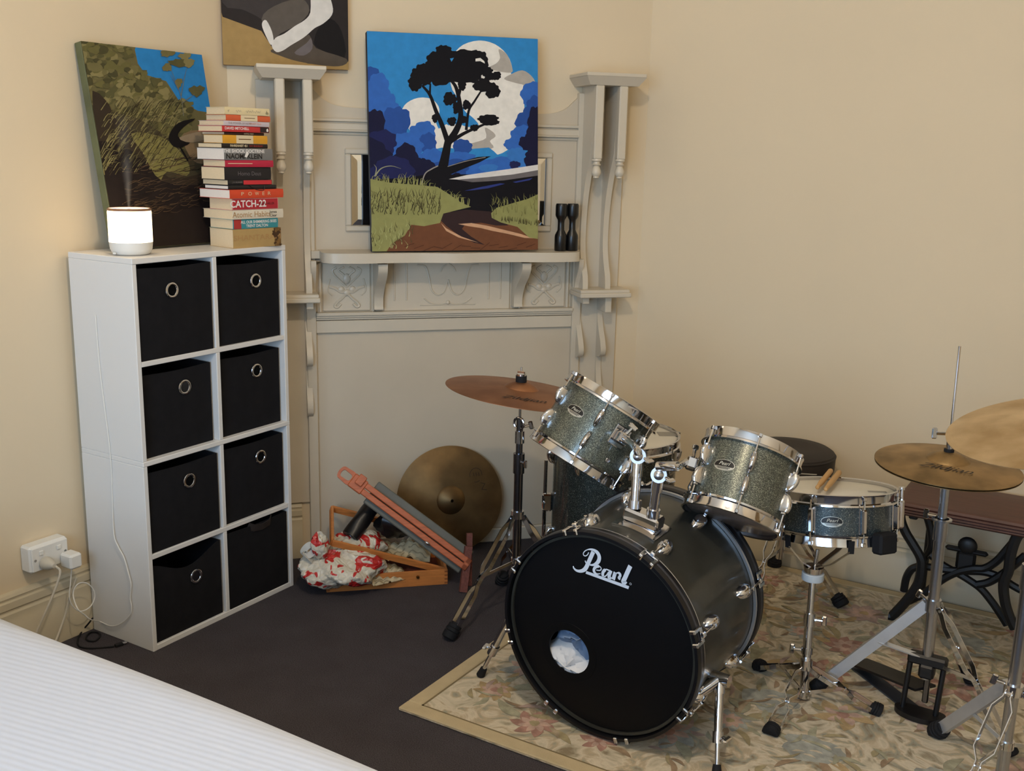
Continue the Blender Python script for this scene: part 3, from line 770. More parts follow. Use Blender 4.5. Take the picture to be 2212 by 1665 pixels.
# local z now points out of the wall towards the room
t = canvas('large stylised painting of a black tree against white clouds, leaning on the mantel shelf', T, w, h, d, mat('canvas_edge_dark', (38, 36, 46), .7, var=(6, .5)))
def fz(x, y):
    v = (y - 108) / 1385.0
    u = (x - 132 - 48 * v) / 1062.0
    v = (y - 108 - 44 * max(0, min(1, u)) * (1 - v)) / 1383.0
    return (max(0.001, min(.999, u)) * w, (1 - max(0.001, min(.999, v))) * h)
p = Paint(fz, d)
SKY, WHT, GRY, BL1, BL2, DKB, BLK, GRS, GRD, PTH, PTD, PNK = (50, 134, 196), (232, 226, 216), (176, 168, 158), (52, 102, 182), (40, 78, 150), (30, 34, 80), (14, 12, 18), (146, 144, 88), (82, 76, 44), (112, 70, 46), (52, 36, 36), (204, 158, 122)
p.poly(SKY, [(100, 60), (1260, 60), (1300, 1540), (100, 1540)])
p.poly(WHT, [(660, 250), (720, 190), (820, 163), (920, 185), (1000, 250), (1035, 330), (1030, 370), (1100, 350), (1160, 380), (1185, 430), (1150, 480), (1120, 560), (1130, 640), (1090, 760), (1040, 830), (960, 875), (880, 860), (760, 845), (600, 830), (520, 850), (540, 740), (600, 700), (680, 640), (720, 560), (660, 470), (640, 380), (640, 300)], 3)
p.poly(GRY, [(945, 215), (1000, 250), (1035, 330), (1030, 360), (960, 355), (900, 340), (880, 330), (930, 305), (955, 270)], 3)
p.poly(GRY, [(1030, 370), (1100, 346), (1160, 380), (1187, 430), (1140, 470), (1105, 480), (1115, 440), (1060, 425), (985, 400)], 3)
p.poly(WHT, [(350, 600), (380, 550), (450, 518), (530, 525), (575, 570), (580, 620), (560, 670), (600, 760), (560, 830), (500, 850), (470, 740), (400, 720), (370, 650)], 3)
p.poly(GRY, [(870, 705), (920, 730), (940, 760), (905, 790), (930, 830), (860, 850), (790, 850), (690, 830), (800, 800), (880, 770)], 3)
p.poly(SKY, [(640, 500), (700, 520), (740, 600), (790, 640), (830, 690), (760, 700), (700, 680), (640, 690), (590, 640), (585, 560)], 3)
p.poly(SKY, [(500, 850), (700, 850), (900, 830), (960, 880), (1100, 860), (1220, 900), (1230, 1000), (480, 1000)], 2)
for q, (x, y, a, b) in enumerate([(150, 420, 70, 90), (200, 480, 80, 110), (250, 600, 90, 110), (310, 680, 90, 110), (170, 560, 80, 120), (480, 740, 80, 75), (510, 800, 60, 60), (380, 820, 100, 80), (540, 900, 90, 60), (730, 830, 60, 55), (720, 900, 90, 45), (1180, 500, 80, 90), (1140, 680, 70, 90), (1110, 760, 70, 70), (1060, 810, 60, 45), (1190, 600, 70, 90), (830, 950, 180, 50), (1000, 940, 160, 50), (660, 960, 120, 60)]):
    p.poly(BL1 if q % 3 else BL2, blob(x, y, a, b, 30, q, .16, 9))
for q, (x, y, a, b) in enumerate([(1080, 880, 60, 50), (900, 960, 60, 25), (1150, 940, 80, 30)]): p.poly((58, 118, 190), blob(x, y, a, b, 24, 60 + q, .15, 9))
for q, (x, y, a, b) in enumerate([(180, 680, 70, 90), (215, 800, 110, 80), (170, 900, 120, 120), (380, 900, 80, 90), (430, 980, 110, 80), (300, 980, 140, 90), (1200, 700, 60, 120), (1170, 800, 70, 60), (1190, 900, 60, 60), (1070, 940, 35, 24), (500, 960, 60, 60), (700, 1010, 30, 20)]):
    p.poly(DKB if q % 4 == 1 else (22, 22, 52), blob(x, y, a, b, 30, 20 + q, .16, 9))
p.poly(BLK, [(150, 1030), (400, 1020), (500, 1000), (560, 950), (640, 1000), (900, 1000), (1240, 960), (1240, 1240), (900, 1300), (620, 1320), (300, 1300), (160, 1120)])
# the tree
def trunk(pts, w0, w1): p.line(BLK, pts, 1.0, lambda q: w0 + (w1 - w0) * q)
s_ = w / 1062
trunk([(610, 960), (625, 880), (640, 790)], 62 * s_, 44 * s_)
trunk([(640, 800), (600, 690), (560, 600), (520, 500), (470, 440)], 34 * s_, 14 * s_)
trunk([(520, 500), (522, 430)], 14 * s_, 10 * s_)
trunk([(640, 800), (690, 720), (715, 640), (705, 540), (680, 450), (640, 400)], 44 * s_, 16 * s_)
trunk([(700, 500), (715, 440), (730, 420)], 20 * s_, 14 * s_)
trunk([(660, 790), (740, 740), (840, 695), (900, 670)], 24 * s_, 10 * s_)
trunk([(752, 720), (765, 600), (800, 540), (850, 460)], 18 * s_, 10 * s_)
for q, (x, y, a, b) in enumerate([(600, 230, 46, 36), (560, 300, 70, 60), (640, 320, 110, 80), (740, 300, 110, 80), (820, 290, 60, 55), (590, 380, 90, 55), (700, 370, 120, 55), (780, 360, 70, 55), (460, 370, 50, 55), (430, 430, 42, 42), (500, 390, 45, 45), (870, 350, 35, 30), (930, 380, 34, 24), (850, 440, 55, 40), (915, 475, 42, 45), (900, 385, 40, 22), (720, 440, 24, 30), (645, 525, 40, 38), (690, 570, 26, 24), (685, 600, 16, 18), (750, 562, 24, 28), (555, 645, 18, 26), (660, 665, 26, 26), (735, 655, 26, 22), (890, 655, 60, 32), (930, 670, 28, 18), (805, 705, 26, 20)]):
    p.poly(BLK, blob(x, y, a * 1.05, b * 1.05, 30, 100 + q, .2, 9))
p.poly(WHT, [(800, 275), (830, 270), (855, 290), (860, 305), (830, 290), (800, 292)]); p.poly(SKY, [(640, 275), (665, 270), (650, 295)])
# stump, fallen logs
p.poly(BLK, [(470, 1070), (500, 990), (560, 945), (640, 950), (720, 920), (830, 890), (915, 885), (840, 925), (740, 965), (660, 1000), (640, 1040), (700, 1100), (560, 1110)])
p.line((150, 142, 134), [(478, 1065), (500, 995), (540, 965), (580, 945)], 7 * s_); p.line((150, 142, 134), [(640, 950), (760, 915), (880, 892)], 4 * s_)
p.poly((222, 216, 210), [(650, 1030), (760, 1005), (900, 985), (1050, 965), (1222, 940), (1224, 985), (1060, 1005), (900, 1025), (760, 1035)])
p.poly((108, 102, 102), [(700, 1034), (900, 1018), (1060, 1002), (1224, 975), (1225, 1010), (1000, 1040), (800, 1050)])
p.poly((46, 58, 124), [(750, 1105), (860, 1080), (980, 1058), (1010, 1062), (900, 1090), (800, 1102)]); p.poly((46, 58, 124), [(1060, 1050), (1190, 1025), (1170, 1040), (1080, 1056)])
# path and grass
p.poly(PTH, [(140, 1240), (1260, 1240), (1270, 1530), (140, 1530)])
p.poly(PTH, [(330, 1400), (450, 1320), (620, 1250), (760, 1230), (920, 1260), (1080, 1350), (1250, 1430), (1260, 1520), (160, 1520), (250, 1480)])
p.poly(PTD, [(610, 1250), (760, 1225), (930, 1240), (1040, 1330), (960, 1330), (860, 1310), (760, 1320), (740, 1350), (800, 1400), (890, 1455), (820, 1440), (720, 1390), (640, 1330), (600, 1290)])
p.poly(PNK, [(715, 1318), (800, 1312), (900, 1330), (1000, 1355), (1120, 1385), (1210, 1415), (1150, 1412), (1040, 1385), (940, 1365), (860, 1345), (780, 1332)])
p.poly(PNK, [(605, 1310), (640, 1345), (740, 1400), (850, 1440), (720, 1405), (640, 1362)])
p.poly(GRS, [(160, 1025), (280, 1050), (420, 1062), (580, 1080), (660, 1130), (730, 1180), (795, 1208), (700, 1230), (620, 1250), (600, 1310), (500, 1330), (420, 1320), (380, 1390), (300, 1440), (270, 1490), (150, 1500)])
p.poly(GRS, [(925, 1250), (960, 1215), (1050, 1190), (1160, 1160), (1240, 1130), (1250, 1420), (1180, 1410), (1100, 1340), (990, 1310), (930, 1280)])
R = random.Random(5)
for q in range(150):
    x, y = R.uniform(165, 600), R.uniform(1130, 1260); p.line(GRD if q % 3 else (56, 50, 32), [(x, y), (x + R.uniform(-10, 14), y - R.uniform(18, 40)), (x + R.uniform(-18, 26), y - R.uniform(40, 70))], 5 * s_, lambda t: 1 - .8 * t, 2)
for q in range(90):
    x = R.uniform(165, 780); y = 1030 + max(0, (x - 420)) * .42 + R.uniform(-4, 30); p.line(GRS, [(x, y + 20), (x + R.uniform(-8, 10), y - R.uniform(8, 24)), (x + R.uniform(-22, 26), y - R.uniform(18, 44))], 6 * s_, lambda t: 1 - .9 * t, 2)
for q in range(70):
    x, y = R.uniform(930, 1235), R.uniform(1160, 1290); p.line(GRS if q % 2 else (116, 112, 66), [(x, y), (x + R.uniform(-8, 8), y - 24), (x + R.uniform(-20, 10), y - R.uniform(36, 60))], 5 * s_, lambda t: 1 - .9 * t, 2)
for q in range(40):
    x = R.uniform(990, 1240); y = 1285 + (x - 1000) * .12 + R.uniform(-8, 12); p.line(GRD, [(x, y + 12), (x + R.uniform(-8, 8), y - 16)], 6 * s_, lambda t: 1 - .8 * t, 2)
for q in range(60):
    x, y = R.uniform(165, 430), R.uniform(1330, 1480); p.line(GRD if q % 3 == 0 else (170, 168, 110), [(x, y), (x + R.uniform(-10, 10), y - 22), (x + R.uniform(-24, 18), y - R.uniform(34, 54))], 5 * s_, lambda t: 1 - .9 * t, 2)
p.line((150, 150, 120), [(190, 1010), (230, 960), (290, 945), (350, 962)], 9 * s_, lambda t: 1 - .85 * t); p.line((150, 150, 120), [(192, 1010), (200, 960), (185, 935)], 7 * s_, lambda t: 1 - .8 * t)
for q in range(14):
    x = 380 + q * 60; p.line((78, 46, 30), [(x, 1460 + (q % 3) * 14), (x + 60, 1440 + (q % 4) * 12)], 3 * s_)
p.build(t)

# -------- the bush picture leaning on the wall behind the diffuser (front face towards +x)
w, h, d = .451, .598, .030
bx, tx = -2.632, -2.738
lean = math.atan2(tx - bx, 1.782 - ZT)          # negative: top against the wall
up = Vector((tx + .004 - bx, 0, 1.778 - ZT)).normalized(); ex = Vector((0, 1, 0)); nz = ex.cross(up)
T = Matrix(((ex.x, up.x, nz.x, bx), (ex.y, up.y, nz.y, 2.030), (ex.z, up.z, nz.z, ZT + .0015), (0, 0, 0, 1)))
t = canvas('bushland painting leaning on the wall behind the glowing diffuser and the books', T, w, h, d, mat('canvas_edge_olive', (96, 98, 66), .7, var=(5, .4)))
def fz(x, y):   # photo pixels of the slanted picture -> canvas
    v = (y - 92 - 30 * (x - 165) / 265.0) / 430.0
    u = (x - 165 - 82 * v) / (262.0)
    return (max(.001, min(.999, u)) * w, max(.001, min(.999, 1 - v)) * h)
p = Paint(fz, d)
p.poly((104, 96, 62), [(100, 40), (560, 60), (600, 620), (100, 620)])
p.poly((44, 126, 190), [(268, 60), (470, 60), (480, 260), (420, 250), (375, 225), (345, 180), (300, 165), (282, 140), (275, 110)])
R = random.Random(8)
OL = [(112, 104, 66), (88, 84, 52), (132, 122, 80), (74, 70, 44), (104, 98, 58)]
for q in range(520):
    x = R.uniform(160, 402); y0 = 95 if x < 265 else (140 + (x - 265) * .75)
    y = R.uniform(y0 - 4, 315); k_ = R.uniform(.35, 1.0)
    p.poly(OL[R.randrange(5)], blob(x, y, 13 * k_, 10 * k_, 10, q, .35, 7))
for q, (x, y, a, b) in enumerate([(345, 118, 16, 8), (372, 140, 22, 9), (385, 125, 14, 7), (372, 185, 8, 10), (415, 204, 17, 12), (395, 140, 12, 10), (345, 150, 10, 9)]): p.poly(OL[q % 3], blob(x, y, a, b, 16, 70 + q, .3, 7))
for pts in ([(385, 260), (378, 215), (360, 170), (345, 130)], [(378, 215), (385, 175), (392, 145)], [(372, 200), (352, 165)], [(382, 230), (410, 212)]): p.line((112, 110, 96), pts, .0022, lambda t: 1.3 - t)
p.poly((70, 62, 44), [(190, 270), (260, 250), (330, 290), (380, 330), (420, 350), (520, 360), (560, 600), (190, 600)], 3)
p.poly((54, 44, 34), [(180, 230), (215, 215), (240, 260), (290, 300), (330, 370), (380, 400), (540, 400), (560, 620), (180, 620)], 3)
p.poly((124, 116, 66), [(270, 290), (330, 300), (370, 330), (400, 370), (395, 395), (350, 380), (330, 400), (300, 340)], 3)
p.poly((132, 108, 78), [(385, 300), (450, 300), (470, 350), (430, 372), (400, 350)], 3)
p.poly((34, 26, 24), [(190, 330), (240, 310), (300, 350), (340, 400), (430, 420), (560, 420), (560, 640), (200, 640)], 3)
for q in range(320):
    x, y = R.uniform(205, 370), R.uniform(235, 375); p.line([(140, 130, 84), (96, 88, 56), (58, 50, 34)][q % 3], [(x, y), (x + 9, y - 14), (x + R.uniform(14, 26), y - R.uniform(10, 30))], .0026, lambda t: 1 - .8 * t, 2)
for q in range(260):
    x, y = R.uniform(250, 480), R.uniform(350, 470); p.line([(74, 58, 42), (94, 74, 54), (30, 24, 22)][q % 3], [(x, y), (x + 14, y + R.uniform(-6, 4)), (x + 28, y + R.uniform(-10, 6))], .002, lambda t: 1 - .8 * t, 2)
p.poly((22, 18, 18), [(352, 300), (372, 275), (412, 268), (385, 285), (372, 305), (400, 322), (372, 330), (355, 318)], 3)
p.poly((150, 130, 104), [(375, 308), (430, 298), (450, 312), (405, 322)], 3)
p.line((20, 16, 16), [(375, 325), (390, 350), (396, 362)], .006)
p.build(t)

# -------- the dark abstract picture standing on the left cap shelf
w, h, d = .415, .50, .030
T = MT @ Matrix.Translation((.079 - U0, -.004, 1.7655)) @ Matrix.Rotation(rad(90), 4, 'X')
t = canvas('abstract painting of white and dark curved forms above the left bracket shelf', T, w, h, d, mat('canvas_edge_tan', (150, 120, 92), .7))
def fz(x, y): return (max(.001, min(.999, (x - 476 - (y / 145.0) * 6) / 266.0)) * w, max(.001, min(.999, (146 - y + 4 * (x - 610) / 266.0) / (146.0 / .208) / h)) * h)
p = Paint(fz, d)
p.poly((44, 38, 36), [(460, -260), (760, -260), (760, 170), (460, 170)])
p.poly((164, 134, 84), [(460, 28), (480, 38), (560, 66), (585, 105), (610, 122), (660, 136), (720, 140), (760, 128), (760, 175), (460, 175)])
p.poly((62, 56, 54), [(470, -120), (560, -60), (640, -40), (660, 10), (600, 60), (580, 85), (568, 60), (560, 40), (520, 20), (478, 5)], 3)
p.poly((92, 84, 76), [(560, 40), (585, 10), (640, -10), (660, 15), (640, 45), (600, 70), (585, 82)], 3)
p.poly((24, 20, 20), [(706, 32), (730, 60), (738, 120), (680, 100), (672, 80), (684, 48)], 3)
p.poly((84, 74, 64), [(580, 108), (630, 92), (660, 70), (676, 100), (742, 122), (735, 138), (700, 140), (640, 132), (600, 120)], 3)
p.poly((108, 100, 100), [(630, 112), (655, 90), (665, 78), (668, 102), (650, 118)], 3)
p.poly((218, 212, 204), [(664, -20), (690, -40), (708, 0), (708, 24), (690, 44), (672, 55), (655, 72), (640, 84), (622, 96), (606, 108), (592, 112), (582, 98), (590, 80), (608, 70), (630, 52), (650, 38), (662, 20)], 3)
p.poly((222, 216, 208), [(562, 46), (570, 42), (582, 66), (586, 90), (580, 96), (572, 82), (562, 58)], 3)
p.build(t)
# ================================================================== wall outlet, plugs and cords by the cube shelf
t = thing('power_outlet', 'white double power outlet in a raised block on the left wall', 'outlet', (XL, 1.735, .262))
MB().box(.0, .046, 0, .128, 0, .082, .006).build('mounting_block', WPLAST, t)
MB().box(.046, .052, .004, .124, .004, .078, .003).build('face_plate', WPLAST, t)
for y in (.034, .092): MB().box(.052, .056, y - .007, y + .007, .052, .066, .0015).build('switch', WPLAST, t)
for y in (.014, .114):
    MB().lathe([(0, .001), (.004, .001), (.004, 0)], 10, T=Matrix.Translation((.052, y, .04)) @ Matrix.Rotation(rad(90), 4, 'Y')).build('screw', STEEL, t)
ox, oy, oz = XL, 1.735, .262
# grey plug with its lead
pg = thing('power_plug', 'light grey power plug in the left socket with its lead hanging down behind the bed', 'plug', (ox + .056, oy + .042, oz + .026))
pm = mat('grey_plug_plastic', (196, 188, 172), .5)
T = Matrix.Rotation(rad(90), 4, 'Y')
MB().lathe([(0, 0), (.019, 0), (.020, .006), (.017, .022), (.012, .034), (.007, .044), (0, .046)], 22, T=T).build('plug_body', pm, pg)
lp = [(.044, .004, -.002), (.062, .004, -.02), (.060, -.03, -.09), (.052, -.075, -.17), (.045, -.12, -.262)]
MB().tube(smooth_path(lp, 6), .0035, 8).build('lead', pm, pg)
# white cube charger with a thin cable looping to the floor and up behind the shelf
cb = thing('usb_charger', 'white cube charger plugged into the right socket with a thin looped white cable', 'charger', (ox + .054, oy + .112, oz + .018))
MB().box(0, .052, -.021, .021, -.023, .023, .006).build('charger_body', WPLAST, cb)
MB().box(.018, .034, -.007, .007, -.028, -.0225, .001).build('cable_plug', WPLAST, cb)
c0 = Vector(cb.matrix_world.translation)
o = c0
def px_x(pts, x): return [tuple(on_x(a, b, x) - o) for a, b in pts]
path = [(.026, 0, -.026)] + px_x([(152, 1262), (150, 1290), (158, 1310), (175, 1320), (195, 1310), (205, 1288), (198, 1268), (182, 1258), (165, 1264), (158, 1285)], -2.66) + px_x([(168, 1315), (183, 1328), (196, 1338)], -2.62)
path += [tuple(on_y(a, b, 1.938) - o) for a, b in ((215, 1342), (240, 1352), (262, 1346), (281, 1328), (284, 1310), (281, 1290), (283, 1262), (278, 1240), (268, 1205), (255, 1180), (246, 1155))]
path += [tuple(on_y(a, b, 1.9435) - o) for a, b in ((243, 1090), (238, 980), (216, 800), (206, 680))]
MB().tube(smooth_path(path, 6), .0018, 6).build('cable', WPLAST, cb)
ld = thing('extension_lead', 'beige lead running down the skirting beside the cube shelf', 'cord', (XL + .05, 1.86, 0))
o = Vector((XL + .05, 1.86, 0))
pts = [on_x(165, 1248, -2.66), on_x(152, 1285, -2.67), on_x(140, 1330, -2.67), on_x(120, 1385, -2.65), on_x(104, 1420, -2.63)]
MB().tube(smooth_path([q - o for q in pts], 6), .0034, 8).build('lead', pm, ld)
# black usb cable on the carpet
o = on_z(215, 1395, 0)
ub = thing('usb_cable', 'black usb cable curled on the carpet beside the white cube shelf', 'cable', o)
pts = [on_z(200, 1335, .06), on_z(190, 1348, .03), on_z(178, 1362, .006), on_z(168, 1382, .004), on_z(172, 1396, .003), on_z(195, 1400, .003), on_z(228, 1398, .003), on_z(246, 1396, .005)]
MB().tube(smooth_path([q - o for q in pts], 6), .0026, 8).build('cable', RUBBER, ub)
e = on_z(250, 1394, .006) - o
dr = (on_z(262, 1391, .006) - on_z(246, 1396, .006)).normalized()
Tq = frame_z(e, dr)
MB().box(-.006, .006, -.004, .004, -.002, .022, .001, T=Tq).build('plug_grip', RUBBER, ub)
MB().box(-.0055, .0055, -.0022, .0022, .022, .034, .0005, T=Tq).build('plug_tip', CHROME, ub)
pts = [on_z(186, 1376, .004), on_z(190, 1383, .004), on_z(205, 1384, .004), on_z(216, 1374, .004), on_z(212, 1366, .004), on_z(195, 1366, .004)]
MB().tube(smooth_path([q - o for q in pts], 5, True), .0026, 8, closed=True).build('cable_coil', RUBBER, ub)

# ================================================================== the bed
bedm = mat('white_ribbed_cotton', (204, 209, 222), .85, sheen=.2)
nt, b, L = nodes_of(bedm)
tc = new_node(nt, 'ShaderNodeTexCoord'); mp = new_node(nt, 'ShaderNodeMapping'); mp.inputs['Rotation'].default_value = (0, 0, rad(-9))
L.new(tc.outputs['Object'], mp.inputs[0])
wv = new_node(nt, 'ShaderNodeTexWave', wave_type='BANDS', bands_direction='Y'); wv.inputs['Scale'].default_value = 22; wv.inputs['Distortion'].default_value = .5; wv.inputs['Detail'].default_value = 2
L.new(mp.outputs[0], wv.inputs['Vector'])
bp = new_node(nt, 'ShaderNodeBump'); bp.inputs['Strength'].default_value = .16; bp.inputs['Distance'].default_value = .002
L.new(wv.outputs['Fac'], bp.inputs['Height']); L.new(bp.outputs[0], b.inputs['Normal'])
bx0, bx1, by0, by1, bz = -2.62, -.62, -.25, 1.240, .516
t = thing('bed', 'bed with a white ribbed bedspread in the near left corner', 'bed', ((bx0 + bx1) / 2, (by0 + by1) / 2, 0))
ccx, ccy = (bx0 + bx1) / 2, (by0 + by1) / 2
def bedf(u, v):
    """rounded cushion: u around x, v across y, wrapping over the sides"""
    x = bx0 + (bx1 - bx0) * u; s = v * 1.0
    hw = (by1 - by0) / 2
    prof_len = hw * 2 + 2 * .42
    q = s * prof_len - prof_len / 2
    r = .05
    a = abs(q); flat_ = hw - r; arc = PI / 2 * r
    if a <= flat_: yy, zz = a, bz
    elif a <= flat_ + arc:
        th = (a - flat_) / r; yy, zz = flat_ + r * math.sin(th), bz - r + r * math.cos(th)
    else: yy, zz = hw, bz - r - (a - flat_ - arc)
    zz += .004 * math.sin(x * 5 + yy * 3) * (1 if zz > bz - .02 else 0)
    return (x - ccx, (yy if q > 0 else -yy) + .006 * math.sin(x * 7) * (zz < bz - .06), zz)
m = MB().grid(bedf, 60, 70)
m.build('bedspread', bedm, t)
MB().box(bx0 - ccx, bx1 - ccx, by0 - ccy + .01, by1 - ccy - .01, .16, .46, .03).build('mattress', WHITEP, t)
MB().box(bx0 - ccx + .02, bx1 - ccx - .02, by0 - ccy + .03, by1 - ccy - .03, .0, .16, .01).build('bed_base', mat('bed_base_fabric', (120, 116, 110), .9), t)

# ================================================================== the floral rug
RX0, RX1, RY0, RY1 = -1.612, .75, 2.088, 3.70
rugm = mat('rug_cream_wool', (212, 199, 174), .95, spec=.1, bump=(260, .5, .002), var=(5, .17))
nt, b, L = nodes_of(rugm)
tc = new_node(nt, 'ShaderNodeTexCoord')
n1 = new_node(nt, 'ShaderNodeTexNoise'); n1.inputs['Scale'].default_value = 8.5; n1.inputs['Detail'].default_value = 4; n1.inputs['Distortion'].default_value = 2.2
L.new(tc.outputs['Object'], n1.inputs['Vector'])
r1 = ramp(nt, [(.28, (146, 132, 108)), (.38, (196, 184, 160)), (.47, (216, 203, 180)), (.55, (190, 172, 144)), (.62, (164, 160, 142)), (.74, (138, 114, 86))])
L.new(n1.outputs['Fac'], r1.inputs[0]); L.new(r1.outputs[0], b.inputs['Base Color'])
t = thing('floral_rug', 'cream wool rug carved with faded flowers and leaves under the drum kit', 'rug', (RX0, RY0, 0))
W_, H_ = RX1 - RX0, RY1 - RY0
MB().box(0, W_, 0, H_, 0, .0085, .003).build('rug_field', rugm, t)
bm_ = mat('rug_beige_border', (196, 178, 144), .95, spec=.1, bump=(260, .5, .002), var=(14, .08))
m = MB(); bw = .045
for a in ((0, W_, 0, bw), (0, W_, H_ - bw, H_), (0, bw, bw, H_ - bw), (W_ - bw, W_, bw, H_ - bw)):
    m.box(a[0], a[1], a[2], a[3], .004, .0115, .003)
m.build('rug_border', bm_, t)
grv = mat('rug_groove', (128, 112, 82), .95, var=(20, .1))
m = MB()
for a in ((bw, W_ - bw, bw, bw + .006), (bw, bw + .006, bw, H_ - bw)): m.box(a[0], a[1], a[2], a[3], .0084, .0089)
m.build('rug_groove', grv, t)
def wool(n, c):
    c = tuple(int(v * .55 + q * .45) for v, q in zip(c, (186, 172, 148)))
    return mat('rug_' + n, c, .95, spec=.1, bump=(260, .5, .002), var=(34, .26))
CO = {'rose': wool('rose', (164, 104, 98)), 'pink': wool('pink', (204, 160, 150)), 'mauve': wool('mauve', (172, 140, 138)), 'sage': wool('sage', (150, 152, 128)), 'olive': wool('olive', (146, 132, 92)),
      'taupe': wool('taupe', (160, 138, 112)), 'blue': wool('blue', (150, 162, 166)), 'cream': wool('cream', (222, 208, 182)), 'brown': wool('brown', (132, 102, 76)), 'gold': wool('gold', (176, 142, 92))}
ZB = [.0087]
def leaf(m, x, y, L, w, a, z=None):
    n = 9; up_ = []; dn = []
    for k in range(n + 1):
        s = k / n; wd = w * math.sin(PI * s) ** .8 * (1 - .25 * s); c = .12 * L * math.sin(PI * s)
        up_.append((s * L, c + wd / 2)); dn.append((s * L, c - wd / 2))
    pl = up_ + dn[::-1][1:-1]
    ZB[0] += 1.2e-6
    m.flat([(x + p * math.cos(a) - q * math.sin(a), y + p * math.sin(a) + q * math.cos(a)) for p, q in pl], ZB[0])
def okin(x, y, r=0): return bw + .02 + r < x < W_ - bw - r and bw + .02 + r < y < H_ - bw - r
R = random.Random(21)
mots = {k: MB() for k in CO}
def flower(x, y, r, petal, heart, n=7):
    a0 = R.random() * 6
    for ring, (rr, cc) in enumerate(((1.0, petal), (.62, 'pink' if petal != 'pink' else 'cream'))):
        for k in range(n):
            a = a0 + ring * .4 + 2 * PI * k / n; leaf(mots[cc], x + math.cos(a) * r * .12, y + math.sin(a) * r * .12, r * rr, r * rr * .62, a)
    ZB[0] += 2e-6
    mots[heart].flat(blob(x, y, r * .22, r * .22, 14, int(x * 100), .2), ZB[0])
spots = []
for k in range(64):
    for tr in range(30):
        x, y = R.uniform(.12, 1.9), R.uniform(.10, H_ - .1)
        if all(math.hypot(x - a, y - b) > .17 for a, b in spots): break
    spots.append((x, y))
pal = ['rose', 'mauve', 'pink', 'blue', 'gold', 'rose', 'taupe', 'blue']
for k, (x, y) in enumerate(spots):
    if not okin(x, y, .06): continue
    for q in range(R.randint(4, 7)):
        a = R.random() * 6.28; ll = R.uniform(.06, .13)
        if okin(x + math.cos(a) * (ll + .05), y + math.sin(a) * (ll + .05)):
            leaf(mots[R.choice(['sage', 'olive', 'taupe', 'sage', 'brown', 'olive', 'gold'])], x + math.cos(a) * .035, y + math.sin(a) * .035, ll, ll * R.uniform(.22, .36), a + R.uniform(-.3, .3))
    if k % 5 == 4:
        ZB[0] += 2e-6; mots['blue'].flat(blob(x, y, R.uniform(.06, .09), R.uniform(.04, .07), 22, k, .2), ZB[0])
        for q in range(8): leaf(mots['cream'], x + R.uniform(-.05, .05), y + R.uniform(-.04, .04), .035, .010, R.uniform(-.5, .5))
    else: flower(x, y, R.uniform(.045, .085), pal[k % len(pal)], R.choice(['gold', 'rose', 'olive']), R.randint(5, 8))
for k in range(420):
    x, y = R.uniform(.1, 1.95), R.uniform(.1, H_ - .1)
    if okin(x, y, .07): leaf(mots[R.choice(['sage', 'olive', 'taupe', 'mauve', 'brown'])], x, y, R.uniform(.04, .09), R.uniform(.010, .022), R.random() * 6.28)
for k, m in mots.items():
    o2 = m.build('floral_motif', CO[k], t, smooth=0); o2['kind'] = 'stuff'

# ================================================================== paint box easel, bag and papers in front of the boarded fireplace
BO = Vector((-2.298, 2.573, 0)); BA = Vector((.7158, .6983, 0)); BB = Vector((-.6983, .7158, 0))
BT = Matrix(((BA.x, BB.x, 0, BO.x), (BA.y, BB.y, 0, BO.y), (0, 0, 1, 0), (0, 0, 0, 1)))
BTi = BT.inverted()
def bl(px, py, Y): return BTi @ on_plane(px, py, BO + BB * Y, BB)
t = thing('paint_box_easel', 'open orange wooden paint box with a hinged easel arm before the fireplace board', 'easel', BT)
th = .009
LB, DB, HB = .425, .25, .056
m = MB().box(0, LB, 0, th, 0, HB, .001); MB
m.box(0, LB, DB - th, DB, 0, HB, .001); m.box(0, th, th, DB - th, 0, HB, .001); m.box(LB - th, LB, th, DB - th, 0, HB, .001)
tray = m.build('tray', WOODO, t)
MB().box(th, LB - th, th, DB - th, .002, .007).build('tray_floor', WOODB, tray)
m = MB()
for x in (.006, LB - .006):
    for q in range(4): m.box(x - .0055, x + .0055, -.0008, .002, .004 + q * .014, .010 + q * .014)
m.build('finger_joint', mat('dark_beech_end_grain', (146, 84, 40), .6), tray)
MB().lathe([(0, .007), (.005, .006), (.006, 0), (.004, -.001)], 14, T=Matrix.Translation((.318, -.001, .036)) @ Matrix.Rotation(rad(90), 4, 'X')).build('brass_stud', mat('brass', (150, 110, 60), .3, 1.0), tray)
# tilted open frame (the lid)
FL, FR, BLc = bl(717, 1172, .03), bl(960, 1232, .02), bl(716, 1098, .22)
BR = FR + BLc - FL
m = MB()
def bar(a, b, wd, tk, nrm): m.strip([a, b], nrm, wd, tk)
nrm = (FR - FL).cross(BLc - FL).normalized()
for a, b in ((FL, FR), (BLc, BR), (FL, BLc), (FR, BR)): bar(a, b, .022, .010, nrm)
lid = m.build('lid_frame', WOODO, t)
MB().sweep([FL + nrm * .012 + (BLc - FL) * .02, FL + nrm * .012 + (BLc - FL) * .98], [(-.0008, -.004), (.0008, -.004), (.0008, .004), (-.0008, .004)], nrm).build('lid_edge', mat('pale_beech', (216, 160, 104), .5), lid)
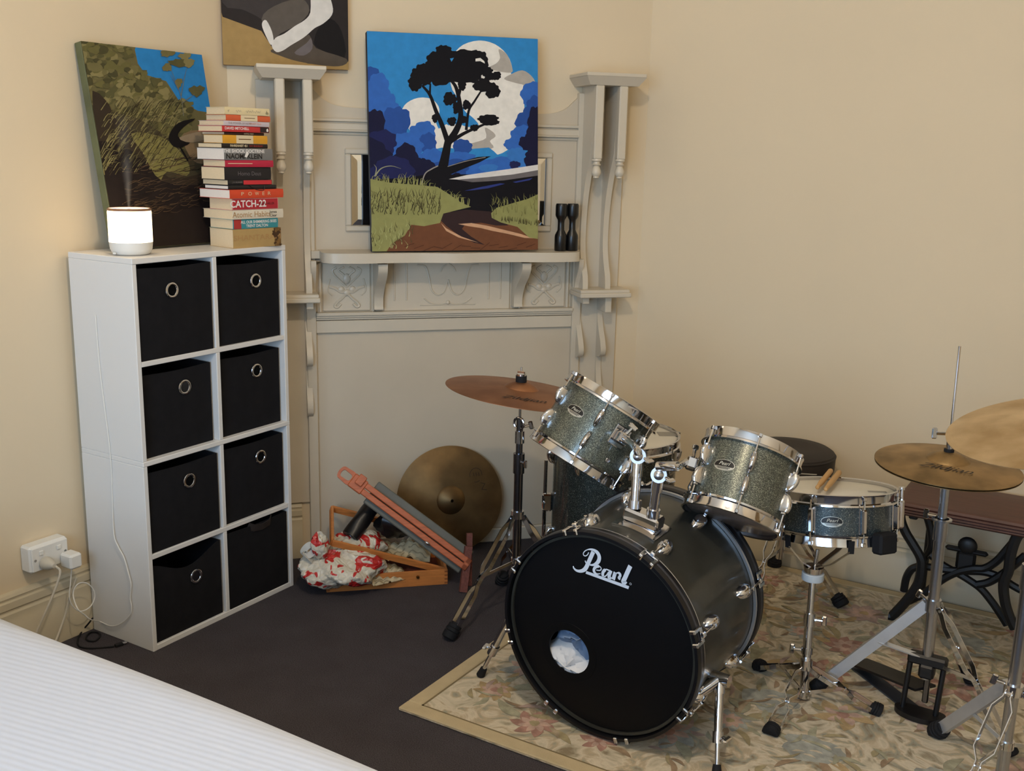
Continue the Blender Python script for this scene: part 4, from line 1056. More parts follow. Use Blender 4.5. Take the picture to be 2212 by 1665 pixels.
# easel arm with slot, block and eye
S, E = bl(742, 1022, .10), bl(1012, 1222, -.055)
ax = (E - S).normalized(); LA = (E - S).length
nn = Vector((.12, -1, .25)); nn = nn - ax * ax.dot(nn); nn.normalize(); sd = nn.cross(ax)      # nn: towards the room, sd: up across the arm
TA = Matrix(((ax.x, sd.x, nn.x, S.x), (ax.y, sd.y, nn.y, S.y), (ax.z, sd.z, nn.z, S.z), (0, 0, 0, 1)))
m = MB().box(.06, LA, -.022, -.002, -.009, .009, .002, T=TA); m.box(.06, LA, .002, .022, -.009, .009, .002, T=TA)
m.box(.035, .09, -.026, .026, -.011, .012, .003, T=TA)
m.box(LA - .02, LA, -.022, .022, -.009, .009, .002, T=TA)
arm = m.build('easel_arm', WOODR, t)
eye = s2([(-.018, 0), (-.012, .020), (.005, .024), (.04, .022), (.04, -.022), (.005, -.024), (-.012, -.020)], 4, True)
hole = s2([(-.008, 0), (-.004, .012), (.008, .013), (.03, .010), (.03, -.010), (.008, -.013), (-.004, -.012)], 4, True)
vs = [(x, y, z) for z in (-.008, .008) for poly in (eye, hole) for x, y in poly]; n = len(eye)
fs = []
for k in range(n):
    j = (k + 1) % n
    fs += [(k, j, n + j, n + k), (2 * n + k, 2 * n + j, 3 * n + j, 3 * n + k), (k, j, 2 * n + j, 2 * n + k), (n + k, n + j, 3 * n + j, 3 * n + k)]
MB().add(vs, fs, T=TA).build('arm_eye', WOODR, arm)
MB().box(.050, .078, -.004, .034, .004, .022, .002, T=TA).build('clamp_block', WOODR, arm)
MB().ball((0, 0, 0), .008, 14, 8, T=TA @ Matrix.Translation((LA * .70, -.022, .006)), sc=(1.6, .8, 1)).build('arm_catch', CHROME, arm)
# grey board under the arm
MB().box(.115, LA - .012, -.040, .052, -.024, -.011, .003, T=TA).build('grey_board', GREYB, t)
# worn leg standing on the carpet
g0 = bl(1000, 1282, -.075); g0.z = 0.0
g1 = bl(1012, 1180, -.03)
MB().strip([g0, g1], (0, 1, 0), .020, .026).build('folding_leg', WOODB, t)
MB().strip([g0 + Vector((.03, .05, 0)), g1 + Vector((.012, .05, .03))], (0, 1, 0), .016, .02).build('folding_leg', WOODB, t)

# black tube bag lying under the arm
a, b_ = bl(757, 1160, .10), bl(812, 1085, .17)
t = thing('black_tube_bag', 'soft black tube shaped bag tucked under the easel arm', 'bag', BT @ Matrix.Translation((a.x, a.y, 0)))
o = Vector((a.x, a.y, 0)); m = MB(); pts = smooth_path([a - o, (a + b_) / 2 - o + Vector((0, 0, .006)), b_ - o], 6)
k = 16; rows = []
vs = []; fs = []
for i, q in enumerate(pts):
    s = i / (len(pts) - 1); r = .033 * (1 - .12 * s) * (math.sqrt(max(.05, 1 - max(0, (s - .85) / .15) ** 2)))
    tdir = (b_ - a).normalized(); u_ = tdir.cross(Vector((0, 0, 1))).normalized(); v_ = u_.cross(tdir)
    for j in range(k):
        an = 2 * PI * j / k; rr = r * (1 + .05 * math.sin(3 * an + 9 * s)); vs.append(q + u_ * rr * math.cos(an) + v_ * rr * math.sin(an))
n = len(pts)
for i in range(n - 1):
    for j in range(k): fs.append((i * k + j, i * k + (j + 1) % k, (i + 1) * k + (j + 1) % k, (i + 1) * k + j))
fs += [tuple(range(k)), tuple((n - 1) * k + j for j in range(k))]
LEA = mat('soft_black_leather', (14, 13, 16), .38, bump=(40, .3, .003))
m.add(vs, fs); m.build('bag_body', LEA, t)
MB().lathe([(.0185 + .0012 * math.cos(q * PI / 4), .0012 * math.sin(q * PI / 4)) for q in range(9)], 24, T=frame_z(a - o - (b_ - a).normalized() * .001, a - b_)).build('end_ring', DKCHROME, t)
bb = bl(858, 1128, .14) - o
def lump(u, v):
    an, la = 2 * PI * u, PI * (v - .5); r = 1 + .12 * math.sin(3 * an + 4 * la) + .08 * math.sin(7 * an)
    return (bb.x + .075 * r * math.cos(la) * math.cos(an), bb.y + .05 * r * math.cos(la) * math.sin(an), max(.03 , bb.z + .052 * r * math.sin(la)))
MB().grid(lump, 26, 14).build('bag_flap', LEA, t)

# red and white plastic shopping bag with a tied neck
bagm = mat('printed_plastic_bag', (222, 216, 204), .35, spec=.6)
nt, b, L = nodes_of(bagm)
tc = new_node(nt, 'ShaderNodeTexCoord')
n1 = new_node(nt, 'ShaderNodeTexNoise'); n1.inputs['Scale'].default_value = 19; n1.inputs['Detail'].default_value = 1; n1.inputs['Distortion'].default_value = 1.2
L.new(tc.outputs['Object'], n1.inputs['Vector'])
r1 = ramp(nt, [(0.0, (222, 214, 198)), (.535, (216, 208, 190)), (.55, (196, 44, 40)), (1.0, (180, 30, 34))]); r1.color_ramp.interpolation = 'LINEAR'
L.new(n1.outputs['Fac'], r1.inputs[0]); L.new(r1.outputs[0], b.inputs['Base Color'])
n2 = new_node(nt, 'ShaderNodeTexVoronoi'); n2.inputs['Scale'].default_value = 46; n2.feature = 'DISTANCE_TO_EDGE'; L.new(tc.outputs['Object'], n2.inputs['Vector'])
bp = new_node(nt, 'ShaderNodeBump'); bp.inputs['Strength'].default_value = .8; bp.inputs['Distance'].default_value = .008
L.new(n2.outputs['Distance'], bp.inputs['Height']); L.new(bp.outputs[0], b.inputs['Normal'])
bc = bl(755, 1190, .09)
t = thing('plastic_bag', 'tied red and white plastic shopping bag spilling over the paint box', 'bag', BT @ Matrix.Translation((bc.x, bc.y, 0)))
def crumple(c, rx, ry, rz, seed, zmin, amp=.16):
    R = random.Random(seed); ph = [R.uniform(0, 6.28) for _ in range(8)]
    def f(u, v):
        an, la = 2 * PI * u, PI * (v - .5)
        r = 1 + amp * (math.sin(2 * an + ph[0]) * math.cos(3 * la + ph[1]) * .6 + math.sin(5 * an + 3 * la + ph[2]) * .5 + abs(math.sin(7 * an + ph[3] + 4 * la)) * .5 + math.sin(11 * an + ph[4]) * math.sin(9 * la) * .25)
        x, y, z = c[0] + rx * r * math.cos(la) * math.cos(an), c[1] + ry * r * math.cos(la) * math.sin(an), c[2] + rz * r * math.sin(la)
        return (x, y, max(zmin, z))
    return f
m = MB().grid(crumple((-.030, -.065, .078), .145, .095, .056, 3, .012, .2), 64, 32)
m.grid(crumple((.03, .04, .12), .10, .07, .045, 6, .06), 40, 20)
m.build('bag_body', bagm, t)
k0 = bl(690, 1178, .0) - Vector((bc.x, bc.y, 0))
m = MB().grid(crumple((k0.x, k0.y, k0.z), .030, .030, .042, 9, .02, .2), 24, 12)
m.build('bag_neck', bagm, t)
m = MB(); kk = bl(668, 1188, -.01) - Vector((bc.x, bc.y, 0))
for s in (0, 1):
    m.sweep(smooth_path([k0, kk + Vector((0, 0, .018 * (1 - 2 * s))), kk + Vector((-.02, 0, -.004)), kk + Vector((-.01 + .02 * s, 0, -.03 * s - .012))], 5), [(-.0006, -.011), (.0006, -.011), (.0006, .011), (-.0006, .011)], (0, .3, 1))
m.build('bag_handle', mat('white_thin_plastic', (206, 204, 196), .4), t)
# barcode label and red print on the bag
lab = bl(783, 1218, -.018) - Vector((bc.x, bc.y, 0))

# crumpled newspapers
newsm = mat('newsprint', (198, 182, 148), .9, var=(60, .12), bump=(30, .3, .004))
INKN = mat('newsprint_ink', (160, 146, 118), .9)
def news(label, c, wd, dp, seed, rot, amp, zmin):
    t = thing('newspaper', label, 'newspaper', BT @ Matrix.Translation((c.x, c.y, 0)), 'crumpled newspapers in the paint box')
    R = random.Random(seed); ph = [R.uniform(0, 6.28) for _ in range(6)]
    def f(u, v, lift=0.0):
        x, y = (u - .5) * wd, (v - .5) * dp
        z = c.z + lift + amp * (math.sin(9 * u + ph[0]) * .5 + math.sin(13 * v + 5 * u + ph[1]) * .4 + abs(math.sin(17 * u - 7 * v + ph[2])) * .6) - .03 * ((u - .5) ** 2 + (v - .5) ** 2) * 4
        return (x * math.cos(rot) - y * math.sin(rot), x * math.sin(rot) + y * math.cos(rot), max(zmin, z))
    for q in range(3):
        MB().grid(lambda u, v: f(u, v, .006 * q + .004 * math.sin(5 * u + q)), 22, 16).build('sheet', newsm, t)
    m = MB()
    for q in range(9):
        v0 = .08 + q * .1
        for (u0, u1) in ((.06, .46), (.54, .94)):
            P0 = [f(u0 + (u1 - u0) * i / 8, v0, .0145 + .004 * math.sin(5 * (u0 + (u1 - u0) * i / 8) + 2)) for i in range(9)]
            P1 = [f(u0 + (u1 - u0) * i / 8, v0 + .022, .0145 + .004 * math.sin(5 * (u0 + (u1 - u0) * i / 8) + 2)) for i in range(9)]
            m.add(P0 + P1, [(i, i + 1, 10 + i, 9 + i) for i in range(8)])
    m.build('print_lines', INKN, t)
news('crumpled newspaper hanging over the front of the paint box tray', bl(835, 1235, .035), .15, .11, 4, .35, .014, .03)
news('bunched newspaper behind the tilted lid bar of the paint box', bl(880, 1178, .15), .17, .13, 7, -.2, .020, .06)
# ================================================================== drum kit helpers
def pix_cyl(px, py, T, Rr):
    """angle and height where a photo ray meets a drum shell"""
    Ti = T.inverted(); o = Ti @ CAM; d = (Ti.to_3x3() @ ray(px, py))
    A = d.x ** 2 + d.y ** 2; B = o.x * d.x + o.y * d.y; Cc = o.x ** 2 + o.y ** 2 - Rr * Rr
    D = max(0, B * B - A * Cc); s = (-B - math.sqrt(D)) / A
    q = o + d * s
    return math.atan2(q.y, q.x), q.z
def pix_local(px, py, T, z=0.0):
    """local point where a photo ray meets the plane z of a thing's frame"""
    Ti = T.inverted(); o = Ti @ CAM; d = (Ti.to_3x3() @ ray(px, py)); return o + d * ((z - o.z) / d.z)
def _lugprof(v): return .82 + .18 * v / .22 if v < .22 else math.sqrt(max(0, 1 - ((v - .22) / .78) ** 2))
LUG = MB().grid(lambda u, v: (.027 * _lugprof(v) * max(0, math.cos(PI * (u - .5))) ** .45, .0092 * (.35 + .65 * _lugprof(v)) * math.sin(PI * (u - .5)), .050 * v), 12, 14)
LUG.add([(.027 * .82 * max(0, math.cos(PI * (k / 12 - .5))) ** .45, .0092 * .883 * math.sin(PI * (k / 12 - .5)), 0) for k in range(13)], [tuple(range(13))])
LUG.box(.004, .016, -.0045, .0045, -.008, .001, .002)
LUGM = LUG.mesh('lug', CHROME)
BASSLUG = MB().grid(lambda u, v: (max(0, .026 * (1 - (2 * v - 1) ** 2) ** .6 * math.sin(PI * u) ** .8), .019 * math.sin(PI * (v)) ** .5 * -math.cos(PI * u), .066 * (v - .5)), 14, 14).mesh('bass_lug', CHROME)
def rod_mesh(L):
    m = MB().cyl((0, 0, 0), (0, 0, L), .0027, seg=8)
    m.box(-.005, .005, -.005, .005, L - .004, L + .007, .0015)
    return m.mesh('tension_rod', CHROME)
def hoop_prof(R, Ri): return [(Ri, .003), (R - .007, .0055), (R - .003, .004), (R - .0045, -.003), (R - .0055, -.019), (R - .001, -.022), (R, -.027), (R - .005, -.028), (Ri, -.026), (Ri, .003)]
def badge(parent, Rs, ang, zc, w=.060, h=.030, roll=0.0):
    n = 36
    def cyl_pt(x, y, e):
        xr, yr = x * math.cos(roll) - y * math.sin(roll), x * math.sin(roll) + y * math.cos(roll)
        a = ang + xr / Rs
        return ((Rs + e) * math.cos(a), (Rs + e) * math.sin(a), zc + yr)
    m = MB()
    def ell(a, b, e, mi, clip=None):
        # strips of the ellipse so that it follows the curved shell
        N = 22
        vs = []; fs = []
        for i in range(N + 1):
            x = -a + 2 * a * i / N; yy = b * math.sqrt(max(0, 1 - (x / a) ** 2)); lo, hi = -yy, yy
            if clip is not None: hi = max(lo, min(hi, clip))
            vs += [cyl_pt(x, lo, e), cyl_pt(x, hi, e)]
        for i in range(N): fs.append((2 * i, 2 * i + 2, 2 * i + 3, 2 * i + 1))
        m.add(vs, fs, mi)
    ell(w / 2, h / 2, .0006, 0); ell(w / 2 - .0016, h / 2 - .0014, .0009, 1); ell(w / 2 - .0016, h / 2 - .0014, .0012, 0, -.004)
    bd = m.build('badge', [mat('badge_silver', (196, 194, 184), .35, .6), mat('badge_black', (20, 17, 16), .4)], parent)
    p0 = Vector(cyl_pt(0, .0035, .0016)); rx = Vector((-math.sin(ang), math.cos(ang), 0)); nz = Vector((math.cos(ang), math.sin(ang), 0)); ry = Vector((0, 0, 1))
    Tt = Matrix(((rx.x, ry.x, nz.x, p0.x), (rx.y, ry.y, nz.y, p0.y), (rx.z, ry.z, nz.z, p0.z), (0, 0, 0, 1))) @ Matrix.Rotation(roll, 4, 'Z')
    put('badge_lettering', text_mesh('Pearl', .0135, mat('badge_letter', (214, 208, 190), .4), shear=.35, sx=1.1), bd, Tt)
    m2 = MB()
    for yy, hw_ in ((-.0062, .019), (-.0092, .015)):
        vs = []
        for i in range(9):
            x = -hw_ + 2 * hw_ * i / 8; vs += [cyl_pt(x, yy - .0008, .0015), cyl_pt(x, yy + .0008, .0015)]
        m2.add(vs, [(2 * i, 2 * i + 2, 2 * i + 3, 2 * i + 1) for i in range(8)])
    m2.build('badge_lines', mat('badge_black', (20, 17, 16), .4), bd)
    return bd
def drum(name, label, T, Rh, L, shell, n, a0, top, bot, lug_mid=False, group=None, badge_at=None, lug_gap=.046):
    """local z = drum axis, 0 = bottom hoop edge, L = top hoop edge"""
    t = thing(name, label, 'drum', T, group)
    Rs = Rh - .0125
    MB().lathe([(Rs - .006, .02), (Rs, .02), (Rs, L - .02), (Rs - .006, L - .02), (Rs - .006, .02)], 72).build('shell', shell, t)
    ht = MB().lathe(hoop_prof(Rh, Rs + .0012), 72).mesh('hoop', CHROME)
    put('hoop', ht, t, Matrix.Translation((0, 0, L - .0055))); put('hoop', ht, t, Matrix.Translation((0, 0, .0055)) @ Matrix.Rotation(PI, 4, 'X'))
    hd = put('batter_head', MB().lathe([(0, 0), (Rs - .004, 0), (Rs + .002, -.003)], 64).mesh('head', top), t, Matrix.Translation((0, 0, L - .0105)))
    rh = put('resonant_head', MB().lathe([(0, 0), (Rs - .004, 0), (Rs + .002, -.003)], 64).mesh('head', bot), t, Matrix.Translation((0, 0, .0105)) @ Matrix.Rotation(PI, 4, 'X'))
    rl = rod_mesh(lug_gap - .004)
    for k in range(n):
        a = a0 + 2 * PI * k / n; Rz = Matrix.Rotation(a, 4, 'Z')
        if lug_mid:
            lg = put('lug', SNLUG, t, Rz @ Matrix.Translation((Rs, 0, L / 2)))
            for s in (1, -1): put('tension_rod', SNROD, lg, Matrix.Translation((.0115, 0, 0)) @ (Matrix.Identity(4) if s > 0 else Matrix.Rotation(PI, 4, 'X')))
        else:
            for s in (1, -1):
                z = L - .012 - lug_gap if s > 0 else .012 + lug_gap
                lg = put('lug', LUGM, t, Rz @ Matrix.Translation((Rs, 0, z)) @ Matrix.Diagonal((1, 1, -1 if s > 0 else 1, 1)))
                put('tension_rod', rl, lg, Matrix.Translation((.0115, 0, -.008)) @ Matrix.Rotation(PI, 4, 'X'))
    if badge_at: badge(t, Rs, badge_at[0], badge_at[1], roll=badge_at[2] if len(badge_at) > 2 else 0)
    return t
SNLUG = MB().box(0, .018, -.0075, .0075, -.034, .034, .004).box(-.002, .003, -.010, .010, -.038, .038, .002).mesh('lug', CHROME)
SNROD = rod_mesh(.062)
def drum_T(b, tp, hint=(1, 0, 0)):
    b, tp = Vector(b), Vector(tp); return frame_z(b, tp - b, hint), (tp - b).length
def tri_leg(t, H, F, spread=.022, wd=.013, brace=None, foot=.017, mt=CHROME, plain=False):
    """double strap leg from hub H to floor point F (world coordinates relative to the thing's origin)"""
    H, F = Vector(H), Vector(F)
    d = (F - H); Ld = d.length; d.normalize(); l = d.cross(Vector((0, 0, 1))).normalized(); nr = l.cross(d).normalized()
    m = MB()
    if plain:
        m.strip([H, H + d * Ld * .93], nr, .030, .016)
    else:
        prof = [(0, .30), (.05, .36), (.13, 1), (.42, 1), (.50, .28), (.57, .28), (.64, .95), (.88, .95), (.95, .35)]
        for s in (-1, 1):
            m.strip([H + d * Ld * a + l * s * spread * b for a, b in prof], nr, wd, .0022)
        for a, b in ((.02, .3), (.53, .28)): m.cyl(H + d * Ld * a - l * spread * b * 1.3, H + d * Ld * a + l * spread * b * 1.3, .004, seg=8)
    lg = m.build('leg', mt, t)
    foot *= 1.2; e = H + d * Ld * .87; hd = Vector((d.x, d.y, 0)).normalized()
    f = MB(); Tf = frame_z(e, (F + Vector((0, 0, .002))) - e)
    Lf = (F - e).length
    f.lathe([(0, 0), (foot * .62, 0), (foot * .66, Lf * .1), (foot * .95, Lf * .12), (foot * .95, Lf * .3), (foot * .88, Lf * .32), (foot * 1.03, Lf * .36), (foot * 1.03, Lf * .52), (foot * .95, Lf * .54), (foot * 1.08, Lf * .58), (foot * 1.05, Lf * .92), (foot * .8, Lf), (0, Lf)], 14, T=Tf)
    for i, v in enumerate(f.v):
        if v[2] < F.z - .0005: f.v[i] = (v[0], v[1], F.z - .0005)
    f.build('rubber_foot', RUBBER, lg)
    if brace is not None:
        B = Vector(brace); q = H + d * Ld * .5
        MB().strip([B, q], nr, .010, .003).build('brace', mt, lg)
    return lg
def wing_screw(m, p, dr, r=.0045, L=.022, w=.030):
    p, dr = Vector(p), Vector(dr).normalized()
    m.cyl(p, p + dr * L, r, seg=10)
    Tw = frame_z(p + dr * L, dr, (0, 0, 1)); m.box(-w / 2, w / 2, -.004, .004, -.002, .012, .003, T=Tw)
def screw(par, p, dr, **kw):
    m_ = MB(); wing_screw(m_, p, dr, **kw); return m_.build('wing_screw', CHROME, par)
def cymbal_z(r, R, bell=.055, hb=.020, bow=.018): return (bow * (1 - (min(r, R) / R) ** 1.7)) + (hb * math.cos(PI / 2 * min(1, r / bell)) ** .8 if r < bell else 0)
def cymbal(name, label, T, R, m, group=None, flip=False, cat='cymbal'):
    prof = []
    rs = [.006, .012, .020, .030, .040, .048, .053, .055, .058, .066, .08] + [R * q for q in (.45, .55, .65, .75, .85, .93, .985, 1.0)]
    rs = sorted(q for q in rs if q <= R)
    top = [(q, cymbal_z(q, R)) for q in rs]; bo = [(q, z - .0013) for q, z in top][::-1]
    return tag(MB().lathe(top + bo + [top[0]], 96).build(name, m, None, T), label, cat, group)
def cym_text(T, R, px, py, body, size, parent, rollfix=0.0, sx=1.0):
    q = pix_local(px, py, T, cymbal_z(R * .6, R)); rr = math.hypot(q.x, q.y); a = math.atan2(q.y, q.x)
    zz = cymbal_z(rr, R); sl = math.atan2(cymbal_z(rr + .01, R) - cymbal_z(rr - .01, R), .02)
    # text up points to the centre
    Tt = Matrix.Rotation(a, 4, 'Z') @ Matrix.Translation((rr, 0, zz + .0013)) @ Matrix.Rotation(-sl, 4, 'Y') @ Matrix.Rotation(rad(90) + rollfix, 4, 'Z')
    put('lettering', text_mesh(body, size, INKBLK, shear=.5, sx=sx), parent, Tt)

# ================================================================== bass drum
BAX = Vector((.057, .997, .055)).normalized()
BC = Vector((-1.0936, 2.2388, .298)); BR_, BLN = .286, .4124
zf = -BAX; xf = Vector((0, 0, 1)).cross(zf).normalized(); yf = zf.cross(xf)
BTM = Matrix(((xf.x, yf.x, zf.x, BC.x), (xf.y, yf.y, zf.y, BC.y), (xf.z, yf.z, zf.z, BC.z), (0, 0, 0, 1)))
bd = thing('bass_drum', 'bass drum with a black front head, white script logo and round port hole', 'drum', BTM)
Rs = BR_ - .013
MB().lathe([(Rs - .007, -.012), (Rs, -.012), (Rs, -BLN + .012), (Rs - .007, -BLN + .012), (Rs - .007, -.012)], 96).build('shell', SPARKD, bd)
hm = mat('black_lacquer_hoop', (14, 14, 18), .36)
hp = [(BR_ - .009, 0), (BR_ - .001, 0), (BR_, -.002), (BR_, -.036), (BR_ - .001, -.038), (BR_ - .009, -.038), (BR_ - .009, 0)]
for k, z in enumerate((0, -BLN + .038)):
    ho = MB().lathe(hp, 96).build('hoop', hm, bd, Matrix.Translation((0, 0, z)))
    MB().lathe([(BR_ + .0003, -.016), (BR_ + .0005, -.017), (BR_ + .0005, -.023), (BR_ + .0003, -.024)], 96).build('hoop_inlay', mat('grey_hoop_inlay', (70, 70, 76), .3, .3), ho)
    zi = -.039 if k == 0 else .007
    fl = MB().lathe([(BR_ - .012, zi), (BR_ - .004, zi + .001), (BR_ - .003, zi - .005), (BR_ - .012, zi - .007), (BR_ - .012, zi)], 96).build('head_rim', mat('grey_metal_flesh_hoop', (196, 198, 202), .35, .7), ho)
# front head with a port hole
hx, hy = pix_local(1229, 1408, BTM, -.016).xy
HR = .0635; vs = []; fs = []; N = 96
for k in range(N):
    a = 2 * PI * k / N; ox_, oy_ = hx + HR * math.cos(a), hy + HR * math.sin(a)
    # outer rim point in the same direction from the hole centre
    dx, dy = math.cos(a), math.sin(a); Bq = hx * dx + hy * dy; s = -Bq + math.sqrt(Bq * Bq - (hx * hx + hy * hy - (BR_ - .010) ** 2))
    vs += [(ox_, oy_, -.016), (hx + dx * (HR + (s - HR) * .5), hy + dy * (HR + (s - HR) * .5), -.015), (hx + dx * s, hy + dy * s, -.019)]
for k in range(N):
    j = (k + 1) % N
    for q in range(2): fs.append((3 * k + q, 3 * j + q, 3 * j + q + 1, 3 * k + q + 1))
fh = MB().add(vs, fs).build('front_head', HEADBLK, bd)
MB().lathe([(HR - .002, .0004), (HR + .004, .0010), (HR + .020, .0012), (HR + .0205, .0002), (HR - .002, -.003), (HR - .002, .0004)], 48, T=Matrix.Translation((hx, hy, -.016))).build('port_ring', mat('matte_black_ring', (8, 8, 10), .55, spec=.2), fh)
MB().lathe([(0, 0), (Rs, 0)], 64, T=Matrix.Translation((0, 0, -BLN + .02))).build('batter_head', HEADWHT, bd)
# logo: script P with swash, bold italic letters, underline (crop units of the photo, mapped on the head plane)
m = MB()
def lp(x, y):
    q = pix_local(1220 + x / 12.289, 1160 + y / 12.289, BTM, -.0142); return (q.x, q.y)
def lstroke(pts, wpx, taper=None, n=6): stroke(m, [lp(*q) for q in pts], wpx / 12.289 / 815, -.0135, 0, n, taper=taper)
lstroke([(760, 385), (700, 520), (620, 700), (560, 820), (490, 880), (400, 900), (310, 880), (245, 820), (228, 765)], 110, lambda s: 1.0 if s < .42 else max(.30, 1.0 - 1.25 * (s - .42)))
lstroke([(640, 400), (610, 460), (560, 495), (515, 485), (495, 440), (530, 375), (610, 330), (700, 322), (790, 350), (860, 400), (905, 470), (920, 550), (895, 640), (830, 705), (760, 735), (670, 735)], 80, lambda s: .32 if s < .40 else .32 + min(1.0, (s - .40) * 5) * .98 if s < .8 else max(.35, 1.3 - (s - .8) * 4))
lstroke([(545, 620), (560, 665), (580, 690)], 34)
lstroke([(840, 870), (925, 880), (970, 850), (950, 790), (890, 770), (810, 800), (775, 870), (800, 940), (860, 975), (950, 965)], 60, lambda s: .45 if s < .4 else (1.25 if s < .75 else max(.4, 1.25 - (s - .75) * 4)))
lstroke([(1180, 880), (1100, 855), (1030, 910), (1010, 990), (1050, 1040), (1110, 1010), (1170, 920)], 62, lambda s: .6 if s < .2 else (1.3 if s < .6 else .5))
lstroke([(1230, 885), (1190, 990), (1180, 1070), (1215, 1085), (1240, 1060)], 88, lambda s: 1.0 if s < .7 else .6)
lstroke([(1345, 930), (1320, 1010), (1290, 1125)], 96)
lstroke([(1340, 990), (1400, 945), (1460, 965), (1475, 1020), (1440, 1080), (1480, 1110)], 60, lambda s: .6 if s < .3 else 1.15)
lstroke([(1745, 760), (1680, 900), (1600, 1080), (1555, 1180), (1600, 1215), (1650, 1190)], 116, lambda s: 1.0 if s < .72 else max(.35, 1 - (s - .72) * 3))
m.flat([lp(*q) for q in ((580, 895), (1715, 1300), (1690, 1378), (555, 965))], -.0135)
Tq = BTM; cxy = lp(1748, 1238)
m.lathe([(.0022, 0), (.0030, 0)], 18, T=Matrix.Translation((cxy[0], cxy[1], -.0135)))
m.build('logo', GOLDW, fh, smooth=0, keep=True)
# claws, lugs
RODB = rod_mesh(.055)
CLAW = MB()
for s in (-1, 1): CLAW.box(-.012, .003, s * .017 - .0055, s * .017 + .0055, -.004, .0035, .0025); CLAW.box(.0, .005, s * .017 - .0055, s * .017 + .0055, -.030, .003, .002)
CLAW.box(.001, .006, -.021, .021, -.034, -.022, .002); CLAW.box(.002, .014, -.007, .007, -.036, -.022, .003)
CLAWM = CLAW.mesh('claw', CHROME)
ca, _ = pix_cyl(1405, 1203, BTM, BR_)
for k in range(8):
    a = ca + 2 * PI * k / 8; Rz = Matrix.Rotation(a, 4, 'Z')
    for f in (0, 1):
        Tz = Matrix.Identity(4) if f == 0 else Matrix.Translation((0, 0, -BLN)) @ Matrix.Diagonal((1, 1, -1, 1))
        cl = put('claw', CLAWM, bd, Rz @ Tz @ Matrix.Translation((BR_, 0, .0)))
        lg = put('lug', BASSLUG, bd, Rz @ Tz @ Matrix.Translation((Rs, 0, -.105)))
        put('tension_rod', RODB, cl, Matrix.Translation((.009, 0, -.030)) @ Matrix.Rotation(PI, 4, 'X') @ Matrix.Rotation(rad(1.5), 4, 'Y'))
# spurs
for (kx, ky), (fx, fy) in (((1095, 1372), (1038, 1458)), ((1560, 1500), (1548, 1672))):
    foot = on_z(fx, fy, .012)
    sgn = -1 if fx < 1300 else 1
    a = rad(188) if sgn < 0 else rad(-28)
    top = BTM @ Vector((Rs * math.cos(a), Rs * math.sin(a), -.10))
    ou = (BTM.to_3x3() @ Vector((math.cos(a), math.sin(a), 0)))
    Ti = BTM.inverted(); m = MB()
    kn = top + ou * .05
    if sgn > 0: kn = on_plane(1555, 1465, top, -C_F)
    m2 = MB().box(-.003, .006, -.028, .028, -.034, .034, .003, T=Matrix.Rotation(a, 4, 'Z') @ Matrix.Translation((Rs, 0, -.10)))
    m2.cyl(Ti @ top, Ti @ kn, .016, seg=16); m2.cyl(Ti @ (kn - xf * .022), Ti @ (kn + xf * .026), .0165, seg=18)
    br = m2.build('spur_bracket', CHROME, bd)
    mid = kn.lerp(foot, .62)
    sp = MB().cyl(Ti @ kn, Ti @ mid, .0105, seg=16); sp.cyl(Ti @ kn.lerp(foot, .04), Ti @ kn.lerp(foot, .16), .014, seg=16); sp.cyl(Ti @ mid, Ti @ kn.lerp(foot, .9), .0062, seg=12)
    sp.cyl(Ti @ kn.lerp(foot, .56), Ti @ kn.lerp(foot, .68), .0135, seg=16)
    spur = sp.build('spur_leg', CHROME, bd)
    wz = MB(); wing_screw(wz, Ti @ kn.lerp(foot, .60), Vector((sgn * 1.0, 0, .2))); wz.build('wing_screw', CHROME, spur)
    MB().cyl(Ti @ kn.lerp(foot, .9), Ti @ foot, .010, .013, seg=14).build('rubber_tip', RUBBER, spur)
# small vent badge, scratches of the wrap left to the material; tom mount plate
a_mount = rad(90) - .02
mz = pix_local(1390, 1130, BTM, 0)
q = [BTM.inverted() @ on_y(px, py, 2.40) for px, py in ((1388, 1128),)][0]
am_, zm = pix_cyl(1388, 1132, BTM, Rs)
m = MB()
n = 10; vs = []; fs = []
for i in range(n + 1):
    a = am_ - rad(13) + rad(26) * i / n
    for rr in (Rs + .0005, Rs + .004):
        for zz in (zm - .045, zm + .05): vs.append((rr * math.cos(a), rr * math.sin(a), zz))
for i in range(n):
    b_ = 4 * i; fs += [(b_ + 2, b_ + 3, b_ + 7, b_ + 6), (b_, b_ + 2, b_ + 6, b_ + 4), (b_ + 1, b_ + 3, b_ + 7, b_ + 5), (b_, b_ + 1, b_ + 5, b_ + 4)]
fs += [(0, 1, 3, 2), (4 * n, 4 * n + 1, 4 * n + 3, 4 * n + 2)]
m.add(vs, fs)
m.box(Rs, Rs + .036, -.050, .052, zm - .024, zm + .022, .006, T=Matrix.Rotation(am_, 4, 'Z'))
mount = m.build('tom_mount', CHROME, bd)

